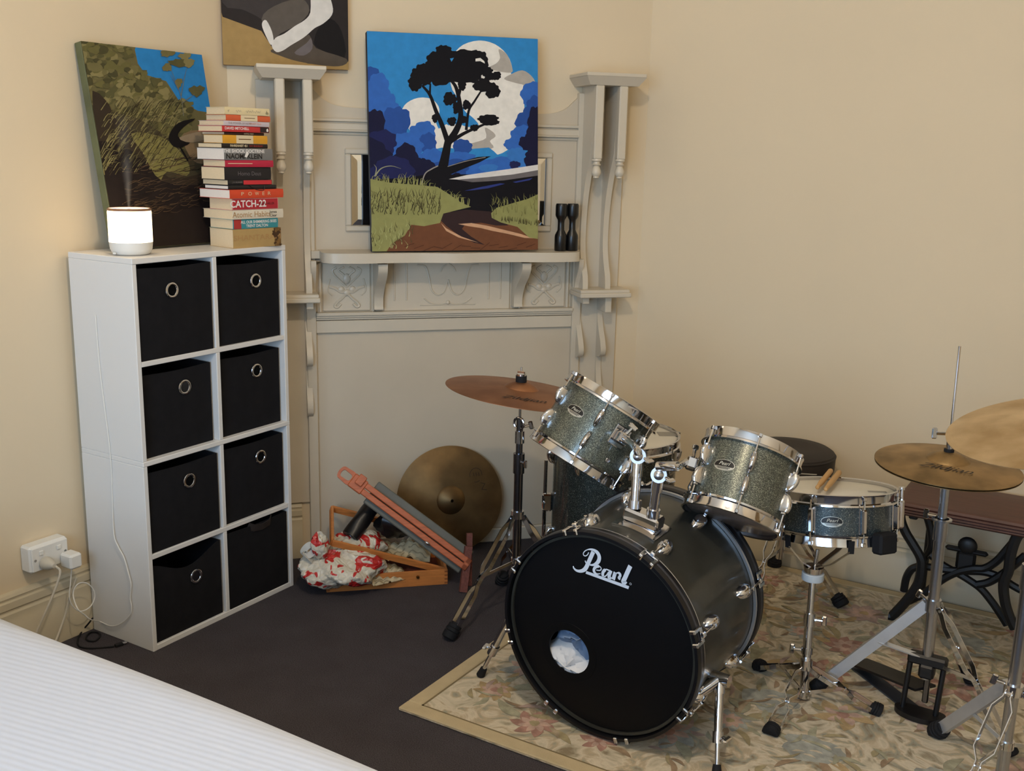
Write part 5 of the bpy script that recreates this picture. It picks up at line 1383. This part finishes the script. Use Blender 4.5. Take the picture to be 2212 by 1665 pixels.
# ================================================================== the two mounted toms
T1, L1 = drum_T((-1.365, 2.599, .622), (-1.288, 2.699, .815)); R1 = .155
al1, _ = pix_cyl(1306, 884, T1, R1 - .0125); ab1, zb1 = pix_cyl(1243, 887, T1, R1 - .0125)
tom1 = drum('rack_tom', 'tom with a green grey sparkle shell tilted steeply beside the bronze cymbal', T1, R1, L1, SPARK, 6, al1, HEADWHT, HEADCLR, group='mounted toms', badge_at=(ab1, zb1, 0))
T2, L2 = drum_T((-.859, 2.523, .574), (-.847, 2.642, .757)); R2 = .136
al2, _ = pix_cyl(1624, 998, T2, R2 - .0125); ab2, zb2 = pix_cyl(1564, 1004, T2, R2 - .0125)
tom2 = drum('rack_tom', 'smaller green grey sparkle tom above the bass drum, its dark bottom head showing', T2, R2, L2, SPARK, 6, al2, HEADWHT, HEADCLR, group='mounted toms', badge_at=(ab2, zb2, 0))
MB().lathe([(0, .002), (.006, .002), (.0075, 0)], 16, T=(lambda a_, z_: Matrix.Rotation(a_, 4, 'Z') @ Matrix.Translation((R1 - .0125, 0, z_)) @ Matrix.Rotation(rad(90), 4, 'Y'))(*pix_cyl(1313, 994, T1, R1 - .0125))).build('air_vent', CHROME, tom1)
# holder posts and arms (parts of the bass drum mount, in bass drum coordinates)
Bi = BTM.inverted()
def wb(px, py, y): return Bi @ on_y(px, py, y)
b1 = Matrix.Rotation(am_, 4, 'Z') @ Vector((Rs + .034, .030, zm)); b2 = Matrix.Rotation(am_, 4, 'Z') @ Vector((Rs + .034, -.026, zm + .006))
k1 = wb(1378, 985, (BTM @ b1).y + .02); k2 = wb(1423, 1026, (BTM @ b2).y)
ang, zz = pix_cyl(1338, 943, T1, R1 - .0125); br1 = T1 @ Vector(((R1 + .012) * math.cos(ang), (R1 + .012) * math.sin(ang), zz)); bs1 = T1 @ Vector(((R1 - .014) * math.cos(ang), (R1 - .014) * math.sin(ang), zz))
ang2, zz2 = pix_cyl(1502, 1003, T2, R2 - .0125); br2 = T2 @ Vector(((R2 + .020) * math.cos(ang2), (R2 + .020) * math.sin(ang2), zz2)); bs2 = T2 @ Vector(((R2 - .014) * math.cos(ang2), (R2 - .014) * math.sin(ang2), zz2))
for (b_, kk, br_, bs_, tm) in ((b1, k1, br1, bs1, 0), (b2, k2, br2, bs2, 1)):
    m = MB().cyl(b_, b_.lerp(kk, .95), .0125, seg=18); m.cyl(b_, b_ + (kk - b_).normalized() * .022, .0175, seg=18); m.cyl(b_.lerp(kk, .62), b_.lerp(kk, .95), .0150, seg=18)
    post = m.build('tom_post', CHROME, bd)
    view = (Bi @ CAM - kk).normalized()
    m = MB().cyl(kk - view * .012, kk + view * .014, .0205, seg=22); m.lathe([(0, .006), (.008, .004), (.013, 0)], 18, T=frame_z(kk + view * .014, view))
    m.build('knuckle', STEEL, post); screw(post, kk + Vector((.012, 0, 0)), Vector((1, -.2, .3)), w=.026)
    e = Bi @ br_
    m = MB()
    if tm == 0: m.tube(smooth_path([kk, kk + Vector((0, .016, .004)), kk.lerp(e, .45) + Vector((0, .012, 0)), e], 5), .0115, 14)
    else:
        m.cyl(kk + Vector((-.004, .022, 0)), kk + Vector((.052, .034, 0)), .0125, seg=16); m.tube(smooth_path([kk, kk + Vector((0, .026, 0)), kk + Vector((.05, .032, 0)), e], 5), .0085, 14)
    m.build('tom_arm', CHROME, post)
for (tm, Tm, Rm, an, z_) in ((tom1, T1, R1, ang, zz), (tom2, T2, R2, ang2, zz2)):
    Tb = Matrix.Rotation(an, 4, 'Z') @ Matrix.Translation((Rm - .0125, 0, z_))
    m = MB().box(-.001, .004, -.026, .026, -.030, .030, .004, T=Tb); m.box(.003, .032, -.017, .017, -.018, .016, .005, T=Tb)
    wing_screw(m, Tb @ Vector((.018, .004, .014)), Tb.to_3x3() @ Vector((.1, .2, 1)), L=.024, w=.028)
    m.build('mounting_bracket', CHROME, tm)

# cloth bundle inside the bass drum
cc = BTM @ Vector((hx + .01, hy - .03, -.11))
t = thing('cloth_bundle', 'crumpled white and pale blue cloth stuffed inside the bass drum port hole', 'cloth', BTM @ Matrix.Translation((hx, hy, -.11)))
WC, BCm = mat('white_pillow_cloth', (224, 222, 222), .9), mat('pale_blue_cloth', (128, 150, 182), .9)
MB().grid(crumple((-.014, -.050, .030), .100, .062, .055, 15, -1, .16), 40, 20).build('white_cloth', WC, t)
MB().grid(crumple((.022, .040, .005), .110, .075, .07, 17, -1, .2), 40, 20).build('blue_cloth', BCm, t)

# ================================================================== floor tom, snare, sticks
TF, LF = drum_T((-1.449, 3.047, .175), (-1.448, 3.049, .609))
alf, _ = pix_cyl(1190, 1150, TF, .20)
ft = drum('floor_tom', 'deep floor tom with a white head and grey tape, behind the tilted tom', TF, .215, LF, sparkle('shaded_green_grey_sparkle_wrap', (34, 38, 36), (88, 98, 90)), 8, alf + rad(10), HEADWHT, HEADCLR)  # sparkle wrap of the toms, darkened: the shadow here is put into its colour
tp = pix_local(1447, 938, TF, LF - .010)
MB().box(-.035, .028, -.024, .024, 0, .0012, T=Matrix.Translation((tp.x - .005, tp.y, LF - .0102)) @ Matrix.Rotation(rad(35), 4, 'Z')).build('tape_patch', TAPE, ft)
for k, a in enumerate((alf + rad(2), alf + rad(122), alf + rad(242))):
    dx, dy = math.cos(a), math.sin(a); rr = .205
    m = MB().cyl((rr * dx + .022 * dx, rr * dy + .022 * dy, .33), (rr * dx + .022 * dx, rr * dy + .022 * dy, -.10), .0062, seg=10)
    m.tube(smooth_path([(rr * dx + .022 * dx, rr * dy + .022 * dy, -.09), (rr * dx + .03 * dx, rr * dy + .03 * dy, -.12), (rr * dx + .045 * dx, rr * dy + .045 * dy, -.165)], 5), .0062, 10)
    lg = m.build('leg', CHROME, ft)
    MB().cyl((rr * dx + .042 * dx, rr * dy + .042 * dy, -.150), (rr * dx + .047 * dx, rr * dy + .047 * dy, -.1745), .011, .012, seg=12).build('rubber_foot', RUBBER, lg)
    Tb = Matrix.Rotation(a, 4, 'Z') @ Matrix.Translation((.2025, 0, .185))
    m = MB().box(0, .034, -.016, .016, -.03, .03, .005, T=Tb); wing_screw(m, Tb @ Vector((.024, .012, 0)), Tb.to_3x3() @ Vector((.2, 1, 0)), w=.024)
    m.build('leg_bracket', CHROME, ft)
TS_, LS = drum_T((-.701, 2.959, .439), (-.715, 2.977, .582)); RS = .186
als, _ = pix_cyl(1862, 1135, TS_, RS - .0125); abs_, zbs = pix_cyl(1797, 1127, TS_, RS - .0125)
sn = drum('snare_drum', 'shallow dark sparkle snare drum with a worn white head on its stand', TS_, RS, LS, sparkle('dark_blue_grey_sparkle_wrap', (48, 58, 62), (92, 108, 112)), 8, als, HEADWHT, HEADCLR, lug_mid=True, badge_at=(abs_, zbs, 0))
for (px, py, w_, h_, rr) in ((1895, 1062, .05, .022, 20), (1745, 1024, .055, .02, 8)):
    q = pix_local(px, py, TS_, LS - .010); MB().box(-w_ / 2, w_ / 2, -h_ / 2, h_ / 2, 0, .001, T=Matrix.Translation((q.x, q.y, LS - .0103)) @ Matrix.Rotation(rad(rr), 4, 'Z')).build('tape_patch', TAPE, sn)
at, zt_ = pix_cyl(1936, 1135, TS_, RS - .0125)
m = MB().box(0, .024, -.018, .018, .035, .115, .005, T=Matrix.Rotation(at, 4, 'Z') @ Matrix.Translation((RS - .0125, 0, 0)))
m.cyl((0, 0, 0), (0, 0, .03), .005, seg=10, T=Matrix.Rotation(at, 4, 'Z') @ Matrix.Translation((RS + .004, .004, .115))); m.lathe([(0, 0), (.009, 0), (.009, .008), (0, .010)], 14, T=Matrix.Rotation(at, 4, 'Z') @ Matrix.Translation((RS + .004, .004, .143)))
m.build('strainer', CHROME, sn)
a2_, z2_ = pix_cyl(1893, 1178, TS_, RS)
MB().box(-.006, .030, -.034, .034, -.030, .028, .006, T=Matrix.Rotation(a2_ + rad(6), 4, 'Z') @ Matrix.Translation((RS - .002, 0, .014))).build('black_strap', RUBBER, sn)
STK = MB().lathe([(0, 0), (.0045, .001), (.0062, .005), (.0060, .012), (.0048, .018), (.0058, .03), (.0082, .10), (.0084, .34), (.0070, .350), (.004, .3545), (0, .356)], 16).mesh('drumstick', STICK)
for k, (px, py) in enumerate(((1768, 1056), (1786, 1060))):
    # butt end rests on the near hoop, the tip on the far side of the head
    q = pix_local(px, py, TS_, LS); q2 = pix_local(px + 30, py - 37, TS_, LS)
    dr = Vector((q2.x - q.x, q2.y - q.y, 0)).normalized()
    st = Vector((q.x, q.y, LS + .0085)) - dr * .030
    o = put('drumstick', STK, None, TS_ @ frame_z(st, dr + Vector((0, 0, .004))))
    tag(o, ['wooden drumstick lying across the snare head, the one nearer the toms', 'wooden drumstick lying across the snare head, the one nearer the hi-hat'][k], 'drumstick', 'pair of drumsticks on the snare')
# ================================================================== snare stand
HB_ = Vector((-.69, 2.765, 0)); NH = Vector((-.712, 2.838, .352))
t = thing('snare_stand', 'chrome snare stand with a low tripod and white nylon basket hub', 'stand', HB_)
m = MB().cyl((0, 0, .025), (NH - HB_) * .62 + Vector((0, 0, .008)), .0125, seg=18)
m.cyl((NH - HB_) * .60, (NH - HB_) * .70, .0165, seg=18); m.cyl((NH - HB_) * .62, (NH - HB_) * .98, .0095, seg=16)
m.cyl(Vector((0, 0, .10)), Vector((-.001, .003, .128)), .0175, seg=18); m.cyl((0, 0, .015), (0, 0, .036), .017, seg=18)
m.build('pole', CHROME, t)
screw(t, (NH - HB_) * .40 + Vector((-.014, 0, 0)), (-1, -.3, 0)); screw(t, (NH - HB_) * .66 + Vector((.014, 0, 0)), (1, .2, 0))
m = MB().cyl((NH - HB_) * .38, (NH - HB_) * .43, .016, seg=16)
m.build('height_clamp', CHROME, t)
d_ = (NH - HB_)
MB().lathe([(0, -.012), (.030, -.012), (.031, -.008), (.031, .008), (.029, .010), (0, .010)], 28, T=Matrix.Translation(d_)).build('basket_hub', mat('white_nylon', (196, 204, 210), .5), t)
m = MB().lathe([(0, .010), (.026, .010), (.028, .028), (0, .030)], 24, T=Matrix.Translation(d_)); m.cyl(d_, d_ + Vector((.004, .012, .075)), .006, seg=12)
m.build('basket_base', CHROME, t)
for px, py in ((1703, 1172), (1845, 1190), (1800, 1150)):
    if px < 1790: q = pix_local(px, py, TS_, 0)
    elif px > 1830: q = pix_local(px, py, TS_, 0)
    else: q = Vector((.03, .16, 0))
    rr = math.hypot(q.x, q.y); q = q * ((RS + .004) / rr); q.z = -.002
    e = TS_ @ q - HB_; up_ = TS_ @ Vector((q.x * 1.02, q.y * 1.02, .022)) - HB_
    arm = MB().strip([d_ + Vector((0, 0, .02)), d_.lerp(e, .5) + Vector((0, 0, -.004)), e + Vector((0, 0, -.006)), ], (0, 0, 1), .004, .014).build('basket_arm', CHROME, t)
    MB().strip([e + Vector((0, 0, -.012)), up_], (TS_.to_3x3() @ Vector((q.x, q.y, 0))).normalized(), .004, .016).build('rubber_grip', RUBBER, arm)
hub = Vector((0, .0, .112)); low = Vector((0, 0, .026))
for F in (on_z(1662, 1588, .0115), on_z(1902, 1540, .0115), on_z(1636, 1440, .0115)):
    tri_leg(t, hub, F - HB_, spread=.018, brace=low, foot=.018)

# ================================================================== crash cymbal on its stand
CP = Vector((-1.655, 2.775, 0)); CC = Vector((-1.652, 2.772, .764))
t = thing('cymbal_stand', 'chrome tripod cymbal stand rising left of the bass drum', 'stand', CP)
m = MB().cyl((0, 0, .03), (0, 0, .52), .0145, seg=18); m.cyl((0, 0, .50), (0, 0, .565), .0185, seg=18); m.cyl((0, 0, .56), (0, 0, .68), .0110, seg=16)
m.build('pole', DKCHROME, t)
MB().cyl((0, 0, .348), (0, 0, .372), .021, seg=18).build('leg_collar', CHROME, t); MB().cyl((0, 0, .19), (0, 0, .21), .018, seg=18).build('lower_collar', CHROME, t)
m = MB().cyl((0, 0, .60), (0, 0, .640), .016, seg=16); m.lathe([(.018 + .004 * math.cos(q * PI / 4), .004 * math.sin(q * PI / 4)) for q in range(9)], 24, T=Matrix.Translation((0, -.005, .665)) @ Matrix.Rotation(rad(90), 4, 'X') @ Matrix.Rotation(.3, 4, 'Z'))
m.cyl((0, 0, .66), CC - CP + Vector((0, 0, .05)), .005, seg=12)
m.build('tilter', CHROME, t); screw(t, (.012, 0, .655), (1, .3, .3), w=.026); screw(t, (.012, -.008, .54), (1, -.5, 0), w=.026)
m = MB().cyl(CC - CP + Vector((0, 0, .036)), CC - CP + Vector((0, 0, .056)), .0175, seg=20)
m.build('felt_washer', RUBBER, t)
m = MB().cyl(CC - CP + Vector((0, 0, .056)), CC - CP + Vector((0, 0, .062)), .016, seg=20); m.box(-.014, .014, -.004, .004, .0, .012, .002, T=Matrix.Translation(CC - CP + Vector((0, 0, .060)))); m.cyl(CC - CP + Vector((0, 0, .05)), CC - CP + Vector((0, 0, .083)), .003, seg=8)
m.build('wing_nut', CHROME, t)
F0 = on_z(968, 1380, .004) - CP; a = math.atan2(F0.y, F0.x); r0 = math.hypot(F0.x, F0.y)
for k in range(3):
    F = Vector((r0 * math.cos(a + k * 2 * PI / 3), r0 * math.sin(a + k * 2 * PI / 3), .004))
    tri_leg(t, (.018 * math.cos(a + k * 2 * PI / 3), .018 * math.sin(a + k * 2 * PI / 3), .355), F, spread=.016, brace=(0, 0, .20), foot=.019, wd=.016)
CT = frame_z(CC, Vector((.092, .092, .9915)))
cy = cymbal('crash_cymbal', 'red bronze crash cymbal on the stand left of the tilted tom', CT, .240, BRONZE, 'cymbals of the drum kit')
cym_text(CT, .240, 1130, 862, 'Zildjian', .040, cy, sx=1.15)

# ================================================================== hi-hat on its stand
HP = Vector((-.387, 2.862, 0)); lean = Vector((-.010, .004, .74))
t = thing('hi_hat_stand', 'chrome hi-hat stand with a black pedal frame beside the snare', 'stand', HP)
def hp_(z): return Vector((lean.x * z / .74, lean.y * z / .74, z))
m = MB().cyl(hp_(.12), hp_(.56), .0150, seg=20); m.cyl(hp_(.52), hp_(.575), .0185, seg=20); m.lathe([(.0185, 0), (.026, .001), (.026, .005), (.0185, .006)], 22, T=Matrix.Translation(hp_(.575)))
m.cyl(hp_(.57), hp_(.690), .0118, seg=18)
m.build('pole', STEEL, t)
m = MB().cyl(hp_(.69), hp_(1.045), .0036, seg=10); m.build('pull_rod', CHROME, t)
m = MB().cyl(hp_(.755), hp_(.772), .013, seg=16); m.build('felt_washer', RUBBER, t)
m = MB().cyl(hp_(.772), hp_(.83), .0085, seg=14); wing_screw(m, hp_(.812) + Vector((-.006, 0, 0)), (-1, -.5, 0), L=.03, w=.03); m.build('clutch', CHROME, t)
MB().cyl(hp_(.318), hp_(.352), .021, seg=20).build('leg_collar', STEEL, t); screw(t, hp_(.585) + Vector((-.014, 0, 0)), (-1, .1, 0), w=.028); screw(t, hp_(.345) + Vector((-.016, 0, 0)), (-1, .4, .4), w=.026)
F1 = on_z(1757, 1488, .0115) - HP; F2 = on_z(2186, 1632, .0115) - HP; F3 = Vector((.09, .27, .0115))
lg = tri_leg(t, (-.02, 0, .335), F1, plain=True, foot=.016, mt=SILVER)
MB().strip([Vector((-.018, 0, .335)).lerp(F1, .42), Vector((-.02, -.01, .185))], (0, 1, .2), .016, .004).build('brace', SILVER, lg)
tri_leg(t, (.014, -.012, .335), F2, spread=.02, brace=(0, 0, .17), foot=.016)
tri_leg(t, (.008, .018, .335), F3, spread=.02, foot=.016)
# black casting, side rods, base plate, footboard
m = MB().box(-.052, .050, -.018, .018, .160, .190, .006); m.box(-.02, .02, -.022, .022, .125, .165, .006)
m.build('pedal_casting', BLACK, t)
for x in (-.045, .042): MB().cyl((x, 0, .165), (x - .006, -.012, .02), .0075, seg=12).build('side_rod', BLACK, t)
bp_ = s2([(-.072, -.01), (-.05, -.042), (0, -.055), (.045, -.042), (.062, -.005), (.045, .012), (0, .015), (-.05, .012)], 4, True)
MB().prism(bp_, .0105, .025).build('base_plate', BLACK, t)
m = MB().box(-.004, .012, -.010, .006, .05, .130, .003); m.build('pull_chain', DKCHROME, t)
fe = on_z(1852, 1428, .03) - HP
A_ = Vector((0, .01, .085)); dirf = (fe - A_)
l_ = dirf.cross(Vector((0, 0, 1))).normalized()
MB().sweep([A_, A_ + dirf * .1, A_ + dirf * .5, A_ + dirf * .95, fe], [(-.036, -.003), (.036, -.003), (.036, .004), (-.036, .004)], (0, 0, 1)).build('footboard', BLACK, t)
MB().strip([Vector((0, -.01, .012)), fe * .98 + Vector((0, 0, -.015))], (0, 0, 1), .004, .05).build('floor_plate', mat('steel_blue_plate', (86, 92, 104), .35, .8), t)
ZH = .728
HT = frame_z(HP + hp_(ZH), Vector((.03, -.035, 1)))
hh = cymbal('hi_hat_cymbal', 'upper tarnished hi-hat cymbal, in front of the brown bench', HT, .183, BRONZE2, 'cymbals of the drum kit')
cym_text(HT, .183, 2040, 1014, 'Zildjian', .038, hh, sx=1.15)
HT2 = frame_z(HP + hp_(ZH - .006), Vector((.03, -.035, 1))) @ Matrix.Diagonal((1, 1, -1, 1))
cymbal('hi_hat_cymbal', 'lower hi-hat cymbal hidden under the tarnished upper one', HT2, .1825, BRONZE2, 'cymbals of the drum kit')

# ================================================================== ride cymbal on its stand (right edge of the picture)
RP = Vector((-.155, 2.585, 0)); RC = Vector((-.118, 2.586, .930))
t = thing('cymbal_stand', 'chrome tripod cymbal stand at the right edge of the photo', 'stand', RP)
m = MB().cyl((0, 0, .03), (0, 0, .56), .0145, seg=18); m.cyl((0, 0, .54), (0, 0, .60), .018, seg=18); m.cyl((0, 0, .6), (.03, .001, .90), .010, seg=16); m.cyl((.03, .001, .90), RC - RP + Vector((-.008, -.007, .055)), .004, seg=10)
m.build('pole', STEEL, t)
MB().cyl((0, 0, .272), (0, 0, .298), .022, seg=18).build('leg_collar', CHROME, t); MB().cyl((0, 0, .13), (0, 0, .15), .019, seg=18).build('lower_collar', CHROME, t); screw(t, (-.018, -.004, .295), (-1, -.3, .3), w=.028)
m = MB().cyl(RC - RP + Vector((-.006, -.005, .037)), RC - RP + Vector((-.008, -.007, .055)), .016, seg=18); m.build('felt_washer', RUBBER, t)
F0 = on_z(2020, 1583, .0115) - RP; a = math.atan2(F0.y, F0.x); r0 = math.hypot(F0.x, F0.y)
tri_leg(t, (-.014, .014, .285), F0, plain=True, foot=.020, mt=SILVER, brace=(0, 0, .14))
for k, zz_ in ((1, .0115), (2, .0115)):
    aa = a + k * 2 * PI / 3
    tri_leg(t, (.018 * math.cos(aa), .018 * math.sin(aa), .285), (r0 * math.cos(aa), r0 * math.sin(aa), zz_), spread=.024, brace=(0, 0, .14), foot=.018)
RT = frame_z(RC, Vector((-.159, -.131, .979)))
cymbal('ride_cymbal', 'large pale bronze ride cymbal cut by the right edge of the photo', RT, .254, BRONZE4, 'cymbals of the drum kit')

# ================================================================== spare cymbal leaning on the boarded fireplace
lean_ = rad(10)
nv = Vector((.739, -.674, 0)) * math.cos(lean_) + Vector((0, 0, math.sin(lean_)))
cc_ = Vector((-2.166, 3.134, .2035)) + Vector((-.739, .674, 0)) * .016
LT = frame_z(cc_, nv, (0, 0, 1))
lc = cymbal('spare_cymbal', 'dull spare cymbal leaning against the boarded fireplace', LT, .206, BRONZE3, 'cymbals of the drum kit')
m = MB()
q = pix_local(1028, 1026, LT, .012); Tm = Matrix.Translation((q.x, q.y, cymbal_z(math.hypot(q.x, q.y), .206) + .0022))
def cs(pts, n=5): stroke(m, pts, .0016, 0, 0, n, T=Tm @ Matrix.Rotation(rad(-92), 4, 'Z'))
cs([(.024 * math.cos(2 * PI * k / 14), .027 * math.sin(2 * PI * k / 14)) for k in range(13)])
for x in (-.010, 0, .010): cs([(x, .010), (x + .003, -.004)])
cs([(.018, -.030), (.036, -.034)], 2); cs([(.036, -.034), (.024, -.056)], 2); cs([(.024, -.056), (.044, -.058)], 2)
m.build('pen_drawing', INKBLK, lc, smooth=0, keep=True)

# ================================================================== drum stool
SP_ = Vector((-1.012, 3.545, 0))
t = thing('drum_stool', 'round black padded drum stool by the right wall', 'stool', SP_)
MB().lathe([(0, .430), (.135, .430), (.154, .436), (.159, .450), (.160, .488), (.156, .505), (.142, .514), (.09, .518), (.02, .514), (0, .513)], 48).build('seat', LEATHER, t)
MB().lathe([(.157, .490), (.1615, .493), (.162, .497), (.157, .500)], 48).build('seat_piping', LEATHER, t)
m = MB().cyl((0, 0, .10), (0, 0, .43), .0145, seg=18); m.cyl((0, 0, .24), (0, 0, .30), .02, seg=18); m.cyl((0, 0, .42), (0, 0, .436), .06, seg=20)
m.build('post', CHROME, t)
for F in (on_z(1848, 1322, .010), on_z(1672, 1222, .010), Vector((-1.03, 3.24, .010))):
    f = F - SP_
    if f.length > .27: f *= .27 / f.length
    f.z = .0115 if (SP_ + f).y > 2.1 else 0
    tri_leg(t, f.normalized() * .02 + Vector((0, 0, .27)), f, spread=.016, brace=(0, 0, .13), foot=.021)

# ================================================================== low bench on an iron treadle frame
BX0, BX1, BY0, BY1, BZ = -.622, .22, 3.415, 3.715, .432
t = thing('treadle_bench', 'low mahogany topped bench on curly black cast iron legs along the right wall', 'bench', ((BX0 + BX1) / 2, BY1, 0))
O_ = Vector(((BX0 + BX1) / 2, BY1, 0))
def rrect(x0, x1, y0, y1, r):
    out = []
    for cx, cy, a0 in ((x1 - r, y1 - r, 0), (x0 + r, y1 - r, 90), (x0 + r, y0 + r, 180), (x1 - r, y0 + r, 270)):
        for k in range(6): out.append((cx + r * math.cos(rad(a0 + 18 * k)), cy + r * math.sin(rad(a0 + 18 * k))))
    return out
m = MB()
lay = [(BZ - .046, .010), (BZ - .040, .003), (BZ - .036, .006), (BZ - .031, .0), (BZ - .026, .004), (BZ - .021, -.002), (BZ - .016, .002), (BZ - .010, -.001), (BZ - .003, .004), (BZ, .012)]
rows = [rrect(BX0 + i - O_.x, BX1 - i - O_.x, BY0 + i - O_.y, BY1 - O_.y - .001, .03) for z_, i in lay]
vs = [(x, y, z_) for (z_, i), rw_ in zip(lay, rows) for x, y in rw_]; n = 24
fs = [(j * n + k, j * n + (k + 1) % n, (j + 1) * n + (k + 1) % n, (j + 1) * n + k) for j in range(len(lay) - 1) for k in range(n)] + [tuple(range(n)), tuple((len(lay) - 1) * n + k for k in range(n))]
MB().add(vs, fs).build('bench_top', BENCH, t, smooth=30)
def ip(pts, y): return [on_y(1900 + a / 4.757, 1000 + b / 4.757, y) - O_ for a, b in pts]
def iron(name, pts, y, w=.026, d=.026):
    P_ = smooth_path(ip(pts, y), 6)
    for q in P_: q.z = max(.018, q.z)
    return MB().sweep(P_, [(d / 2 * math.cos(2 * PI * k / 8), w / 2 * math.sin(2 * PI * k / 8)) for k in range(8)], (0, -1, 0), fixed=True).build(name, IRON, t)
yf_, yr_ = 3.455, 3.62
iron('leg_scroll', [(225, 395), (215, 560), (262, 700), (340, 830), (415, 960), (430, 1050), (400, 1230), (300, 1385), (180, 1520), (90, 1612)], yf_, d=.032, w=.026)
iron('leg_scroll', [(425, 410), (490, 560), (530, 720), (530, 860), (470, 970), (415, 1050), (330, 1090), (275, 1180), (248, 1315)], yr_ - .05)
iron('leg_scroll', [(1500, 640), (1400, 780), (1345, 950), (1325, 1100), (1275, 1240), (1290, 1430), (1340, 1590), (1390, 1700)], yf_, d=.032, w=.026)
iron('cross_scroll', [(300, 1420), (470, 1330), (640, 1200), (800, 1120), (960, 1085), (1080, 1080), (1200, 1010), (1310, 890), (1420, 760), (1500, 660)], yf_ + .05)
iron('cross_scroll', [(520, 940), (640, 1040), (780, 1120), (900, 1190), (1040, 1290), (1150, 1420), (1240, 1550), (1310, 1660)], yf_ + .06)
iron('cross_scroll', [(430, 1060), (560, 1075), (720, 1100), (900, 1110), (1080, 1120), (1230, 1170), (1370, 1260), (1500, 1330)], yf_ + .055)
iron('cross_scroll', [(1000, 1250), (1120, 1225), (1250, 1150), (1370, 1060), (1500, 950)], yf_ + .04)
c_ = on_y(1900 + 905 / 4.757, 1000 + 850 / 4.757, yf_ + .06) - O_
m = MB().ball(c_, .030, 18, 10, sc=(1, .5, 1)); m.box(c_.x - .066, c_.x + .064, c_.y - .008, c_.y + .008, c_.z - .026, c_.z - .008, .008); m.box(c_.x - .03, c_.x + .03, c_.y - .010, c_.y + .010, c_.z - .085, c_.z - .02, .01)
m.build('rosette', IRON, t)
for x in (BX0 + .06, BX1 - .06):
    MB().box(x - O_.x - .014, x - O_.x + .014, BY0 + .03 - O_.y, -.03, BZ - .062, BZ - .044, .004).build('top_rail', IRON, t)
for x in (BX0 + .08, BX1 - .08):
    MB().cyl((x - O_.x, -.045, .0105), (x - O_.x, -.045, BZ - .05), .010, seg=10).build('rear_leg', IRON, t)
MB().cyl((BX1 - .06 - O_.x, BY0 + .04 - O_.y, .0105), (BX1 - .06 - O_.x, BY0 + .04 - O_.y, BZ - .05), .010, seg=10).build('front_leg', IRON, t)
